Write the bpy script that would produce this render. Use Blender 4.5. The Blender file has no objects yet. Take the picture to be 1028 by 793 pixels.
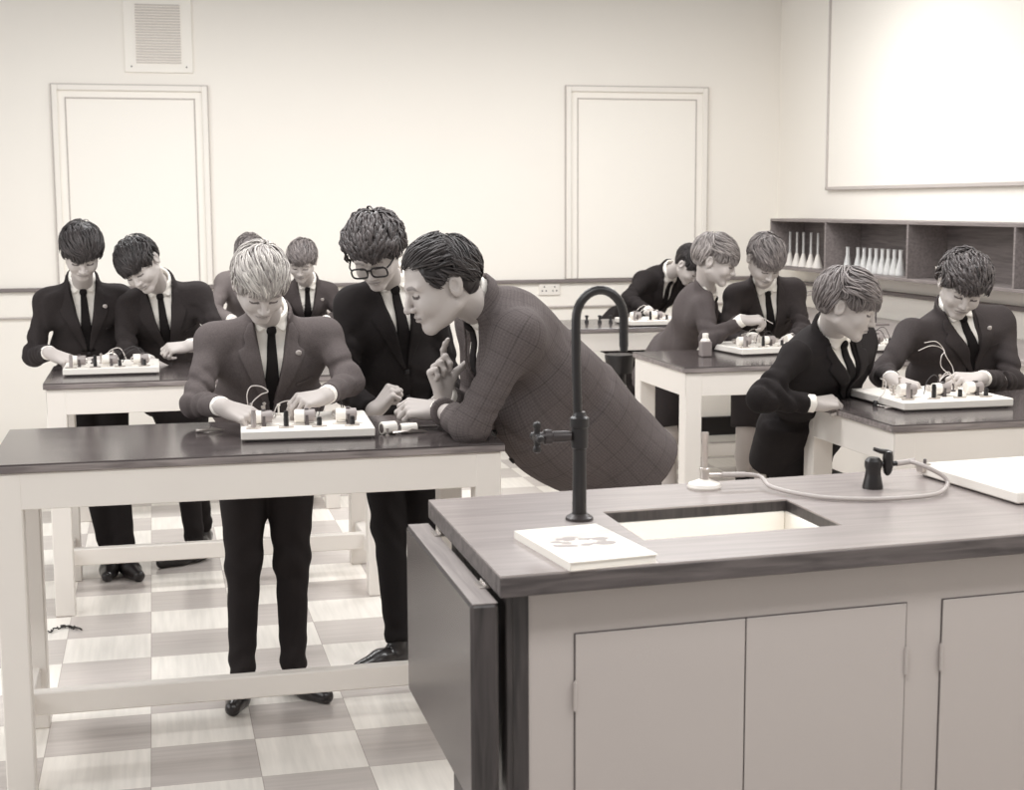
import bpy, math, random
import numpy as np
from mathutils import Vector, Matrix

# ------------------------------------------------------------------ camera, world, lights, exposure
SC = bpy.context.scene
COL = SC.collection
F_PX, YAW, PITCH, ROLL, CAM_H = 1474.41, .238194, .1290877, -.00446542, 1.6
_cy, _sy, _cp, _sp = math.cos(YAW), math.sin(YAW), math.cos(PITCH), math.sin(PITCH)
C_F = np.array([_sy*_cp, _cy*_cp, -_sp]); _r0 = np.array([_cy, -_sy, 0.]); _u0 = np.cross(_r0, C_F)
C_R = _r0*math.cos(ROLL) + _u0*math.sin(ROLL); C_U = -_r0*math.sin(ROLL) + _u0*math.cos(ROLL)
cam_d = bpy.data.cameras.new('camera'); cam = bpy.data.objects.new('camera', cam_d); COL.objects.link(cam)
cam.matrix_world = Matrix(((C_R[0], C_U[0], -C_F[0], 0), (C_R[1], C_U[1], -C_F[1], 0), (C_R[2], C_U[2], -C_F[2], CAM_H), (0, 0, 0, 1)))
cam_d.sensor_fit = 'HORIZONTAL'; cam_d.sensor_width = 36.0; cam_d.lens = 36.0*F_PX/1028.0
cam_d.clip_start = .05; cam_d.clip_end = 60
SC.camera = cam
cam_d.dof.use_dof = True; cam_d.dof.focus_distance = 4.7; cam_d.dof.aperture_fstop = 6.3
SC.view_settings.view_transform = 'Standard'; SC.view_settings.look = 'None'
SC.view_settings.gamma = 1.0; SC.view_settings.use_curve_mapping = False
SC.view_settings.exposure = 0.0

WORLD_STRENGTH = 0.40
w = bpy.data.worlds.new('daylight'); SC.world = w; w.use_nodes = True
bg = w.node_tree.nodes['Background']; bg.inputs[0].default_value = (1, 1, 1, 1); bg.inputs[1].default_value = WORLD_STRENGTH

def area(name, loc, size, power, target=None, rot=(0, 0, 0)):
    l = bpy.data.lights.new(name, 'AREA'); l.shape = 'RECTANGLE'; l.size, l.size_y = size; l.energy = power; l.color = (1, 1, 1)
    o = bpy.data.objects.new(name, l); COL.objects.link(o); o.location = loc
    if target is not None:
        o.rotation_euler = (Vector(target) - Vector(loc)).to_track_quat('-Z', 'Y').to_euler()
    else: o.rotation_euler = rot
    return o
# the ceiling lamps of the laboratory and its left-hand windows
for k, y in enumerate((1.6, 4.6, 7.4)):
    area('ceiling_lamp_light', (0.2, y, 2.98), (1.6, .5), (40, 50, 53)[k])
    area('ceiling_lamp_light', (2.6, y, 2.98), (1.6, .5), (40, 50, 53)[k])
area('window_light', (-3.0, 4.5, 2.0), (4.5, 1.6), 80, target=(1.2, 5.2, .9))

# ------------------------------------------------------------------ tone and material helpers
def lin(v):
    v /= 255.0
    return v/12.92 if v <= .04045 else ((v+.055)/1.055)**2.4
def tone(v):                               # the sepia grey of the print for a given brightness
    t = v/255.0; k = min(1.0, t/.95)
    r = v*(1.05-.05*k); g = v*(.928+.050*k); b = v*(.928+.014*k)
    return (lin(min(255, r)), lin(min(255, g)), lin(min(255, b)), 1)
MATS = {}
def mat(name, v, rough=.6, metal=0, spec=.5, bump=None, var=0, varscale=8, coat=0, trans=0):
    """bump=(scale, strength, distance, kind, stretch)"""
    if name in MATS: return MATS[name]
    m = bpy.data.materials.new(name); m.use_nodes = True; nt = m.node_tree; N = nt.nodes; Lk = nt.links
    b = N['Principled BSDF']; b.inputs['Base Color'].default_value = tone(v); b.inputs['Roughness'].default_value = rough
    b.inputs['Metallic'].default_value = metal; b.inputs['Specular IOR Level'].default_value = spec
    if coat: b.inputs['Coat Weight'].default_value = coat; b.inputs['Coat Roughness'].default_value = .12
    if trans: b.inputs['Transmission Weight'].default_value = trans; b.inputs['IOR'].default_value = 1.45
    tc = N.new('ShaderNodeTexCoord')
    if var:
        n = N.new('ShaderNodeTexNoise'); n.inputs['Scale'].default_value = varscale; n.inputs['Detail'].default_value = 5
        Lk.new(tc.outputs['Object'], n.inputs['Vector'])
        mx = N.new('ShaderNodeMix'); mx.data_type = 'RGBA'; mx.inputs[6].default_value = tone(max(2, v-var)); mx.inputs[7].default_value = tone(min(255, v+var))
        Lk.new(n.outputs['Fac'], mx.inputs[0]); Lk.new(mx.outputs[2], b.inputs['Base Color'])
    if bump:
        sc, st, dist, kind, stretch = bump
        mp = N.new('ShaderNodeMapping'); mp.inputs['Scale'].default_value = stretch
        Lk.new(tc.outputs['Object'], mp.inputs['Vector'])
        n = N.new('ShaderNodeTexNoise'); n.inputs['Scale'].default_value = sc; n.inputs['Detail'].default_value = 4
        Lk.new(mp.outputs['Vector'], n.inputs['Vector'])
        bp = N.new('ShaderNodeBump'); bp.inputs['Strength'].default_value = st; bp.inputs['Distance'].default_value = dist
        Lk.new(n.outputs['Fac'], bp.inputs['Height']); Lk.new(bp.outputs['Normal'], b.inputs['Normal'])
    MATS[name] = m; return m

def wood_mat(name, v0, v1, rough, axis='X', coat=0, scale=5, spec=.5):
    m = bpy.data.materials.new(name); m.use_nodes = True; nt = m.node_tree; N = nt.nodes; Lk = nt.links
    b = N['Principled BSDF']; b.inputs['Roughness'].default_value = rough; b.inputs['Specular IOR Level'].default_value = spec
    if coat: b.inputs['Coat Weight'].default_value = coat; b.inputs['Coat Roughness'].default_value = .1
    tc = N.new('ShaderNodeTexCoord'); mp = N.new('ShaderNodeMapping')
    mp.inputs['Scale'].default_value = {'X': (1, 14, 14), 'Y': (14, 1, 14), 'Z': (14, 14, 1)}[axis]
    n = N.new('ShaderNodeTexNoise'); n.inputs['Scale'].default_value = scale; n.inputs['Detail'].default_value = 8; n.inputs['Distortion'].default_value = .6
    rp = N.new('ShaderNodeValToRGB'); rp.color_ramp.elements[0].position = .35; rp.color_ramp.elements[1].position = .68
    rp.color_ramp.elements[0].color = tone(v0); rp.color_ramp.elements[1].color = tone(v1)
    Lk.new(tc.outputs['Object'], mp.inputs['Vector']); Lk.new(mp.outputs['Vector'], n.inputs['Vector'])
    Lk.new(n.outputs['Fac'], rp.inputs['Fac']); Lk.new(rp.outputs['Color'], b.inputs['Base Color'])
    MATS[name] = m; return m

# ------------------------------------------------------------------ object helpers
def tag(o, label=None, cat=None, group=None, kind=None):
    if label: o['label'] = label
    if cat: o['category'] = cat
    if group: o['group'] = group
    if kind: o['kind'] = kind
    return o
def thing(name, label, cat, loc=(0, 0, 0), rz=0, group=None):
    o = bpy.data.objects.new(name, None); COL.objects.link(o); o.empty_display_size = .05
    o.location = loc; o.rotation_euler = (0, 0, rz)
    return tag(o, label, cat, group)
def link_mesh(name, me, m=None, parent=None, smooth=False):
    o = bpy.data.objects.new(name, me); COL.objects.link(o)
    if m: me.materials.append(m)
    if smooth: me.shade_smooth()
    if parent: o.parent = parent
    return o
class MB:
    """collects shapes into one mesh"""
    def __init__(s): s.v = []; s.f = []
    def add(s, vs, fs):
        o = len(s.v); s.v += [tuple(map(float, p)) for p in vs]; s.f += [tuple(i+o for i in f) for f in fs]; return s
    def box(s, x0, x1, y0, y1, z0, z1, bev=0.0, fn=None):
        if bev <= 0:
            vs = [(x, y, z) for z in (z0, z1) for y in (y0, y1) for x in (x0, x1)]
            fs = [(0, 2, 3, 1), (4, 5, 7, 6), (0, 1, 5, 4), (2, 6, 7, 3), (0, 4, 6, 2), (1, 3, 7, 5)]
        else:
            b = min(bev, (x1-x0)*.49, (y1-y0)*.49, (z1-z0)*.49)
            lo = (x0, y0, z0); hi = (x1, y1, z1); vs = []; idx = {}
            for sx in (0, 1):
                for sy in (0, 1):
                    for sz in (0, 1):
                        c = [(lo, hi)[sx][0], (lo, hi)[sy][1], (lo, hi)[sz][2]]; sg = [1 if k == 0 else -1 for k in (sx, sy, sz)]
                        for ax in range(3):
                            p = [c[i] + (0 if i == ax else sg[i]*b) for i in range(3)]
                            idx[(sx, sy, sz, ax)] = len(vs); vs.append(tuple(p))
            fs = []
            for ax in range(3):
                o1, o2 = [i for i in range(3) if i != ax]
                for sd in (0, 1):
                    q = []
                    for (p1, p2) in ((0, 0), (1, 0), (1, 1), (0, 1)):
                        k = [0, 0, 0]; k[ax] = sd; k[o1] = p1; k[o2] = p2; q.append(idx[(*k, ax)])
                    flip = (sd == 1) ^ (ax == 1)
                    fs.append(tuple(q) if flip else tuple(q[::-1]))
            for ax in range(3):
                o1, o2 = [i for i in range(3) if i != ax]
                for p1 in (0, 1):
                    for p2 in (0, 1):
                        a = [0, 0, 0]; a[o1] = p1; a[o2] = p2; c = list(a); c[ax] = 1
                        fs.append((idx[(*a, o1)], idx[(*c, o1)], idx[(*c, o2)], idx[(*a, o2)]))
            for sx in (0, 1):
                for sy in (0, 1):
                    for sz in (0, 1): fs.append(tuple(idx[(sx, sy, sz, a)] for a in range(3)))
        if fn: vs = [fn(*p) for p in vs]
        return s.add(vs, fs)
    def tube(s, pts, r, n=10, cap=True):
        pts = [np.array(p, float) for p in pts]; rs = r if hasattr(r, '__len__') else [r]*len(pts)
        vs = []; prev = None
        for i, p in enumerate(pts):
            t = pts[min(i+1, len(pts)-1)] - pts[max(i-1, 0)]; t /= (np.linalg.norm(t)+1e-9)
            if prev is None:
                a = np.array([0, 0, 1.]) if abs(t[2]) < .9 else np.array([1., 0, 0]); u = np.cross(t, a)
            else: u = prev - t*(prev@t)
            u /= (np.linalg.norm(u)+1e-9); prev = u; v = np.cross(t, u)
            for k in range(n):
                a = 2*math.pi*k/n; vs.append(p + (u*math.cos(a)+v*math.sin(a))*rs[i])
        fs = [(i*n+k, i*n+(k+1) % n, (i+1)*n+(k+1) % n, (i+1)*n+k) for i in range(len(pts)-1) for k in range(n)]
        if cap: fs += [tuple(range(n))[::-1], tuple((len(pts)-1)*n+k for k in range(n))]
        return s.add(vs, fs)
    def lathe(s, prof, c=(0, 0, 0), n=24, axis='z'):
        vs = []
        for (r, z) in prof:
            for k in range(n):
                a = 2*math.pi*k/n; p = (r*math.cos(a), r*math.sin(a), z)
                if axis == 'x': p = (p[2], p[0], p[1])
                if axis == 'y': p = (p[1], p[2], p[0])
                vs.append((c[0]+p[0], c[1]+p[1], c[2]+p[2]))
        fs = [(i*n+k, i*n+(k+1) % n, (i+1)*n+(k+1) % n, (i+1)*n+k) for i in range(len(prof)-1) for k in range(n)]
        fs += [tuple(range(n))[::-1], tuple((len(prof)-1)*n+k for k in range(n))]
        return s.add(vs, fs)
    def build(s, name, m, parent=None, smooth=False, fn=None):
        me = bpy.data.meshes.new(name); vs = s.v if fn is None else [fn(*p) for p in s.v]
        me.from_pydata(vs, [], s.f); me.update()
        import bmesh
        bm = bmesh.new(); bm.from_mesh(me); bmesh.ops.recalc_face_normals(bm, faces=bm.faces[:]); bm.to_mesh(me); bm.free()
        o = link_mesh(name, me, m, parent, False)
        if smooth:
            me.shade_smooth()
            try: me.set_sharp_from_angle(angle=math.radians(38))
            except Exception: pass
        return o
def copy_tree(o, parent=None):
    c = o.copy(); COL.objects.link(c); c.parent = parent
    for ch in list(o.children): copy_tree(ch, c)
    return c
def catmull(pts, n=8):
    pts = [np.array(p, float) for p in pts]; P = [2*pts[0]-pts[1]] + pts + [2*pts[-1]-pts[-2]]; out = []
    for i in range(1, len(P)-2):
        for k in range(n):
            t = k/n; out.append(.5*((2*P[i]) + (-P[i-1]+P[i+1])*t + (2*P[i-1]-5*P[i]+4*P[i+1]-P[i+2])*t*t + (-P[i-1]+3*P[i]-3*P[i+1]+P[i+2])*t**3))
    out.append(pts[-1]); return out
# where a sight line of the survey meets a height z or a depth Y
def _ray(px, py): return C_F + C_R*(px-514)/F_PX - C_U*(py-396.5)/F_PX
def onz(px, py, z): d = _ray(px, py); return np.array([0, 0, CAM_H]) + d*((z-CAM_H)/d[2])
def onY(px, py, y): d = _ray(px, py); return np.array([0, 0, CAM_H]) + d*(y/d[1])
def onX(px, py, x): d = _ray(px, py); return np.array([0, 0, CAM_H]) + d*(x/d[0])
T = .925                                   # height of the table tops

# ------------------------------------------------------------------ materials
M = {}
M['wall'] = mat('wall_paint', 241, .85, spec=.2, var=2, varscale=1.2)
M['wall_r'] = mat('wall_paint_right', 243, .85, spec=.2, var=2, varscale=1.2)
M['white'] = mat('white_enamel', 232, .45, var=3, varscale=3)
M['frame'] = mat('table_frame_paint', 226, .5, var=4, varscale=4)
M['panel_trim'] = mat('panel_trim_paint', 188, .6)
M['panel_frame'] = mat('panel_frame_paint', 236, .6)
M['panel'] = mat('panel_white', 244, .7)
M['rail'] = mat('rail_varnish', 120, .5)
M['black'] = mat('black_enamel', 30, .35)
M['rubber'] = mat('black_rubber', 34, .6)
M['chrome'] = mat('dull_chrome', 200, .3, metal=.8)
M['brass'] = mat('dark_brass', 58, .35, metal=.3)
M['skin'] = None
M['top'] = wood_mat('table_top_varnish', 62, 88, .16, 'X', spec=.6)
M['top_edge'] = wood_mat('table_edge_wood', 105, 150, .5, 'X')
M['bench_top'] = wood_mat('bench_top_wood', 148, 160, .26, 'X', scale=4)
M['bench_edge'] = wood_mat('bench_edge_wood', 62, 98, .45, 'X', scale=4)
M['bench_dark'] = wood_mat('dark_bench_wood', 40, 68, .4, 'Z')
M['leaf'] = wood_mat('leaf_face_wood', 68, 80, .22, 'Z', spec=.6)
M['leaf_top'] = wood_mat('leaf_edge_wood', 140, 165, .4, 'Y')
M['cab'] = mat('cabinet_paint', 180, .55, var=3, varscale=2, bump=(420, .25, .001, 'n', (1, 1, 1)))
M['shelf'] = wood_mat('shelf_wood', 92, 118, .55, 'Y')
M['shelf_edge'] = wood_mat('shelf_edge_wood', 118, 140, .5, 'Y')
M['sink'] = mat('sink_glaze', 250, .25)
M['paper'] = mat('paper', 238, .7)
M['grey_print'] = mat('grey_print', 165, .7)
M['mid'] = mat('mid_grey_plastic', 150, .4)
M['dgrey'] = mat('dark_grey_plastic', 85, .4)
M['wire'] = mat('pale_wire', 205, .45)
M['wire_d'] = mat('dark_wire', 45, .45)
M['hose'] = mat('rubber_hose', 176, .45)

def glass_mat():
    m = bpy.data.materials.new('clear_glass'); m.use_nodes = True; nt = m.node_tree; N = nt.nodes
    b = N['Principled BSDF']; b.inputs['Base Color'].default_value = (.98, .97, .95, 1); b.inputs['Roughness'].default_value = .08
    b.inputs['Transmission Weight'].default_value = .45; b.inputs['IOR'].default_value = 1.3; return m
M['glass'] = glass_mat()

def floor_mat():
    m = bpy.data.materials.new('checker_floor'); m.use_nodes = True; nt = m.node_tree; N = nt.nodes; Lk = nt.links
    b = N['Principled BSDF']; b.inputs['Roughness'].default_value = .22; b.inputs['Specular IOR Level'].default_value = .5
    tc = N.new('ShaderNodeTexCoord'); mp = N.new('ShaderNodeMapping'); mp.inputs['Location'].default_value = (-.2477+.3048, -4.6409, 0.0)
    ck = N.new('ShaderNodeTexChecker'); ck.inputs['Scale'].default_value = 1/.3048
    ck.inputs['Color1'].default_value = tone(238); ck.inputs['Color2'].default_value = tone(196)
    # streaks of the tiles, turned a quarter from tile to tile
    n1 = N.new('ShaderNodeTexNoise'); n1.inputs['Scale'].default_value = 3; n1.inputs['Detail'].default_value = 6
    m1 = N.new('ShaderNodeMapping'); m1.inputs['Scale'].default_value = (1, 16, 1)
    n2 = N.new('ShaderNodeTexNoise'); n2.inputs['Scale'].default_value = 3; n2.inputs['Detail'].default_value = 6
    m2 = N.new('ShaderNodeMapping'); m2.inputs['Scale'].default_value = (16, 1, 1)
    Lk.new(tc.outputs['Object'], mp.inputs['Vector']); Lk.new(mp.outputs['Vector'], ck.inputs['Vector'])
    Lk.new(tc.outputs['Object'], m1.inputs['Vector']); Lk.new(tc.outputs['Object'], m2.inputs['Vector'])
    Lk.new(m1.outputs[0], n1.inputs['Vector']); Lk.new(m2.outputs[0], n2.inputs['Vector'])
    mf = N.new('ShaderNodeMix'); Lk.new(ck.outputs['Fac'], mf.inputs[0]); Lk.new(n1.outputs['Fac'], mf.inputs[2]); Lk.new(n2.outputs['Fac'], mf.inputs[3])
    mr = N.new('ShaderNodeMapRange'); mr.inputs[1].default_value = .3; mr.inputs[2].default_value = .7; mr.inputs[3].default_value = .90; mr.inputs[4].default_value = 1.04
    Lk.new(mf.outputs[0], mr.inputs[0])
    mx = N.new('ShaderNodeMix'); mx.data_type = 'RGBA'; mx.blend_type = 'MULTIPLY'; mx.inputs[0].default_value = 1
    Lk.new(ck.outputs['Color'], mx.inputs[6]); Lk.new(mr.outputs[0], mx.inputs[7])
    # thin joints
    br = N.new('ShaderNodeTexBrick'); br.offset = 0; br.inputs['Scale'].default_value = 1
    br.inputs['Brick Width'].default_value = .3048; br.inputs['Row Height'].default_value = .3048; br.inputs['Mortar Size'].default_value = .0012
    br.inputs['Color1'].default_value = (1, 1, 1, 1); br.inputs['Color2'].default_value = (1, 1, 1, 1); br.inputs['Mortar'].default_value = (.6, .58, .57, 1)
    Lk.new(mp.outputs['Vector'], br.inputs['Vector'])
    m3 = N.new('ShaderNodeMix'); m3.data_type = 'RGBA'; m3.blend_type = 'MULTIPLY'; m3.inputs[0].default_value = 1
    Lk.new(mx.outputs[2], m3.inputs[6]); Lk.new(br.outputs['Color'], m3.inputs[7]); Lk.new(m3.outputs[2], b.inputs['Base Color'])
    return m
M['floor'] = floor_mat()

def skin_mat():
    m = bpy.data.materials.new('skin'); m.use_nodes = True; nt = m.node_tree; N = nt.nodes; Lk = nt.links
    b = N['Principled BSDF']; b.inputs['Roughness'].default_value = .52; b.inputs['Specular IOR Level'].default_value = .35
    a = N.new('ShaderNodeAttribute'); a.attribute_name = 'tone'
    mx = N.new('ShaderNodeMix'); mx.data_type = 'RGBA'; mx.inputs[6].default_value = tone(80); mx.inputs[7].default_value = tone(190)
    Lk.new(a.outputs['Fac'], mx.inputs[0]); Lk.new(mx.outputs[2], b.inputs['Base Color'])
    b.inputs['Subsurface Weight'].default_value = .0
    return m
M['skin'] = skin_mat()
def hair_mat(name, v):
    m = bpy.data.materials.new(name); m.use_nodes = True; nt = m.node_tree; N = nt.nodes; Lk = nt.links
    b = N['Principled BSDF']; b.inputs['Roughness'].default_value = .42; b.inputs['Specular IOR Level'].default_value = .4
    a = N.new('ShaderNodeAttribute'); a.attribute_name = 'tone'
    mx = N.new('ShaderNodeMix'); mx.data_type = 'RGBA'; mx.inputs[6].default_value = tone(v*.55); mx.inputs[7].default_value = tone(min(245, v*1.3))
    Lk.new(a.outputs['Fac'], mx.inputs[0]); Lk.new(mx.outputs[2], b.inputs['Base Color']); return m
def cloth_mat(name, v, weave=.35, plaid=False):
    if name in MATS: return MATS[name]
    m = bpy.data.materials.new(name); m.use_nodes = True; nt = m.node_tree; N = nt.nodes; Lk = nt.links
    b = N['Principled BSDF']; b.inputs['Roughness'].default_value = .88; b.inputs['Specular IOR Level'].default_value = .15
    b.inputs['Sheen Weight'].default_value = .0
    tc = N.new('ShaderNodeTexCoord'); n = N.new('ShaderNodeTexNoise'); n.inputs['Scale'].default_value = 260; n.inputs['Detail'].default_value = 3
    Lk.new(tc.outputs['Object'], n.inputs['Vector'])
    mx = N.new('ShaderNodeMix'); mx.data_type = 'RGBA'; mx.inputs[6].default_value = tone(v*(1-weave*.5)); mx.inputs[7].default_value = tone(v*(1+weave*.5))
    Lk.new(n.outputs['Fac'], mx.inputs[0]); out = mx.outputs[2]
    if plaid:                               # glen check of the tweed, laid out along the coat
        at = N.new('ShaderNodeAttribute'); at.attribute_name = 'cloth_uv'
        sp = N.new('ShaderNodeSeparateXYZ'); Lk.new(at.outputs['Vector'], sp.inputs[0])
        def stripes(o, period, wd):
            a1 = N.new('ShaderNodeMath'); a1.operation = 'MULTIPLY'; a1.inputs[1].default_value = 1/period; Lk.new(o, a1.inputs[0])
            a2 = N.new('ShaderNodeMath'); a2.operation = 'FRACT'; Lk.new(a1.outputs[0], a2.inputs[0])
            a3 = N.new('ShaderNodeMath'); a3.operation = 'LESS_THAN'; a3.inputs[1].default_value = wd; Lk.new(a2.outputs[0], a3.inputs[0]); return a3.outputs[0]
        s1 = stripes(sp.outputs[0], .058, .07); s2 = stripes(sp.outputs[2], .066, .06); s3 = stripes(sp.outputs[0], .0085, .45); s4 = stripes(sp.outputs[2], .0085, .45)
        def addm(a, c, k):
            q = N.new('ShaderNodeMath'); q.operation = 'MULTIPLY'; q.inputs[1].default_value = k; Lk.new(c, q.inputs[0])
            r = N.new('ShaderNodeMath'); r.operation = 'ADD'; Lk.new(q.outputs[0], r.inputs[1])
            if a is None: r.inputs[0].default_value = 0
            else: Lk.new(a, r.inputs[0])
            return r.outputs[0]
        t_ = addm(addm(addm(addm(None, s1, .22), s2, .19), s3, .14), s4, .14)
        m2 = N.new('ShaderNodeMix'); m2.data_type = 'RGBA'; m2.inputs[7].default_value = tone(v*.5)
        Lk.new(t_, m2.inputs[0]); Lk.new(out, m2.inputs[6]); out = m2.outputs[2]
    Lk.new(out, b.inputs['Base Color'])
    bp = N.new('ShaderNodeBump'); bp.inputs['Strength'].default_value = .25; bp.inputs['Distance'].default_value = .002
    n3 = N.new('ShaderNodeTexNoise'); n3.inputs['Scale'].default_value = 14; n3.inputs['Detail'].default_value = 3; n3.inputs['Distortion'].default_value = 1.2
    Lk.new(tc.outputs['Object'], n3.inputs['Vector'])
    ad = N.new('ShaderNodeMath'); ad.operation = 'MULTIPLY_ADD'; ad.inputs[1].default_value = 4; Lk.new(n3.outputs['Fac'], ad.inputs[0]); Lk.new(n.outputs['Fac'], ad.inputs[2])
    Lk.new(ad.outputs[0], bp.inputs['Height']); Lk.new(bp.outputs['Normal'], b.inputs['Normal'])
    MATS[name] = m; return m
# ------------------------------------------------------------------ the setting
def struct(name, mb, m, parent=None, smooth=False):
    o = mb.build(name, m, parent, smooth)
    if parent is None: o['kind'] = 'structure'
    return o
BY, RX = 9.5, 4.2                          # back wall and right wall
struct('floor', MB().box(-3.2, 4.4, -1.2, BY+.1, -.1, 0), M['floor'])
struct('wall_back', MB().box(-3.2, RX+.12, BY, BY+.12, 0, 3.1), M['wall'])
struct('wall_right', MB().box(RX, RX+.12, -1.2, BY, 0, 3.1), M['wall_r'])
struct('baseboard_back', MB().box(-3.2, RX, BY-.02, BY, 0, .13, .004), M['black'])
struct('baseboard_right', MB().box(RX-.02, RX, 5.0, BY-.02, 0, .13, .004), M['black'])
# rail along both walls, and the trunking line below it
struct('trim_1', MB().box(-3.2, RX, BY-.028, BY, 1.078, 1.102, .004), M['rail'])
struct('trim_2', MB().box(RX-.028, RX, 2.0, BY-.028, 1.06, 1.085, .004), M['rail'])
struct('trim_3', MB().box(-3.2, RX, BY-.02, BY, .912, .924, .003), M['panel_trim'])

def wall_panel(x0, x1, z0, z1, label):
    t = thing('wall_panel', label, 'wall panel', (x0, BY, z0))
    w_, h = x1-x0, z1-z0
    MB().box(0, w_, -.012, 0, 0, h, .002).build('backing', M['panel'], t)
    f = MB()
    for a, b, c, d in ((0, .034, 0, h), (w_-.034, w_, 0, h), (.034, w_-.034, h-.034, h)):
        f.box(a, b, -.03, -.012, c, d, .004)
    f.build('frame', M['panel_frame'], t)
    o_ = MB()  # grey strip round the frame, its tone painting in a shadow gap
    for a, b, c, d in ((-.007, .0, 0, h+.007), (w_, w_+.007, 0, h+.007), (0, w_, h, h+.007)): o_.box(a, b, -.02, 0, c, d)
    o_.build('shadow_gap_strip', M['panel_trim'], t)
    g = MB(); e = .075
    for a, b, c, d in ((e, e+.008, 0, h-e), (w_-e-.008, w_-e, 0, h-e), (e, w_-e, h-e-.008, h-e)):
        g.box(a, b, -.018, -.012, c, d, .002)
    g.build('bead', M['panel_trim'], t)
    return t
wall_panel(-.568, .36, 1.104, 2.335, 'tall blank white framed panel on the back wall, below the vent')
wall_panel(2.68, 3.67, 1.104, 2.37, 'tall blank white framed panel on the back wall, behind the tap')
# air vent high on the back wall
t = thing('wall_vent', 'square louvred white vent grille high on the back wall', 'vent', (-.13, BY, 2.415))
MB().box(0, .41, -.014, 0, 0, .45, .003).build('plate', M['panel'], t)
s_ = MB()
for k in range(22): s_.box(.07, .34, -.022, -.014, .055+k*.0165, .064+k*.0165, .002)
s_.build('louvre', mat('louvre_paint', 214, .6), t)
for x in (.04, .37): MB().lathe([(.005, 0), (.005, .003), (.002, .004)], (x, -.017, .035), 8, 'y').build('screw', M['dgrey'], t)
# large white board on the right wall
t = thing('wall_board', 'large plain white board high on the right wall above the shelf', 'board', (RX, 8.69, 1.70))
MB().box(-.02, 0, -4.0, 0, 0, 1.25, .002).build('surface', M['panel'], t)
g = MB(); g.box(-.03, -.0, 0, .015, -.02, 1.25, .002); g.box(-.03, 0, -4.0, .015, -.02, -.0, .002); g.build('frame', M['panel_trim'], t)
# socket outlets
t = thing('wall_socket', 'white double socket outlet on the back wall under the rail', 'socket', (2.565, BY, .995))
MB().box(-.073, .073, -.012, 0, 0, .086, .004).build('plate', M['white'], t)
for dx in (-.036, .036):
    for a, b in ((0, .052), (-.013, .026), (.013, .026)): MB().box(dx+a-.004, dx+a+.004, -.0135, -.012, b, b+.009).build('pin_hole', M['black'], t)
# pigeonhole shelf on the right wall with its glassware
SX = RX-.25
t = thing('wall_shelf', 'dark wooden wall shelf of open compartments on the right wall', 'shelf', (SX, 0, 0))
ya, yb = 9.05, 5.4
z0, z1 = 1.175, 1.50
MB().box(0, .25, yb, ya, z1-.018, z1, .002).build('top_board', M['shelf_edge'], t)
MB().box(0, .25, yb, ya, z0, z0+.018, .002).build('bottom_board', M['shelf_edge'], t)
MB().box(.235, .25, yb, ya, z0+.018, z1-.018).build('back_board', M['shelf'], t)
for y in (ya-.016, onX(828, 240, SX)[1]-.008, onX(910.5, 245, SX)[1]-.008, 6.20, yb):
    MB().box(0, .235, y, y+.016, z0+.018, z1-.018, .002).build('divider', M['shelf_edge'], t)
def flask(name='conical_flask'):
    t = thing(name, '', 'flask')
    MB().lathe([(.0, .0), (.036, 0), (.038, .006), (.014, .09), (.0135, .125), (.0165, .128), (.0165, .131), (.0115, .129), (.0115, .09), (.035, .008), (0, .004)], n=16).build('flask_body', M['glass'], t, True)
    return t
fl0 = flask(); n_f = 0
fl_x = [849, 862, 869, 877, 884, 891, 898, 905, 911]
for k, px in enumerate([851] + [861.5+6.1*i for i in range(8)]):
    p = onX(px, 258, RX-.13); o = fl0 if k == 0 else copy_tree(fl0)
    o.location = (RX-.13, p[1], z0+.018); o.scale = (.8, .8, 1.1)
    if k == 0: tag(o, 'glass conical flask standing apart at the left of the flask row on the shelf', group='conical flasks on the shelf')
    else: tag(o, 'glass conical flask in the tight row in the middle compartment of the wall shelf', group='row of conical flasks on the shelf')
def filter_stand():
    t = thing('measuring_cylinder', '', 'measuring cylinder')
    MB().lathe([(.0, 0), (.034, 0), (.034, .004), (.009, .085), (0, .085)], n=16).build('foot', M['white'], t, True)
    MB().lathe([(.0, .08), (.0075, .08), (.0075, .215), (.0095, .22), (.006, .22), (.006, .09), (0, .09)], n=12).build('glass_tube', M['glass'], t, True)
    return t
fs0 = filter_stand()
for k, px in enumerate((786, 793, 800, 806.5, 814, 821)):
    p = onX(px, 255, RX-.13); o = fs0 if k == 0 else copy_tree(fs0)
    o.location = (RX-.13, p[1], z0+.018); o.scale = (1.0,)*3
    tag(o, 'slim glass tube on a white conical foot in the far compartment of the wall shelf', group='slim glass tubes on the shelf')
t = thing('paper_cup', 'small white beaker at the shelf end behind the wavy-haired boy', 'beaker', (RX-.2, onX(946, 262, RX-.2)[1], z0+.018))
MB().lathe([(0, 0), (.022, 0), (.036, .075), (.034, .075), (.02, .004), (0, .004)], n=18).build('cup', M['white'], t, True)

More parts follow.
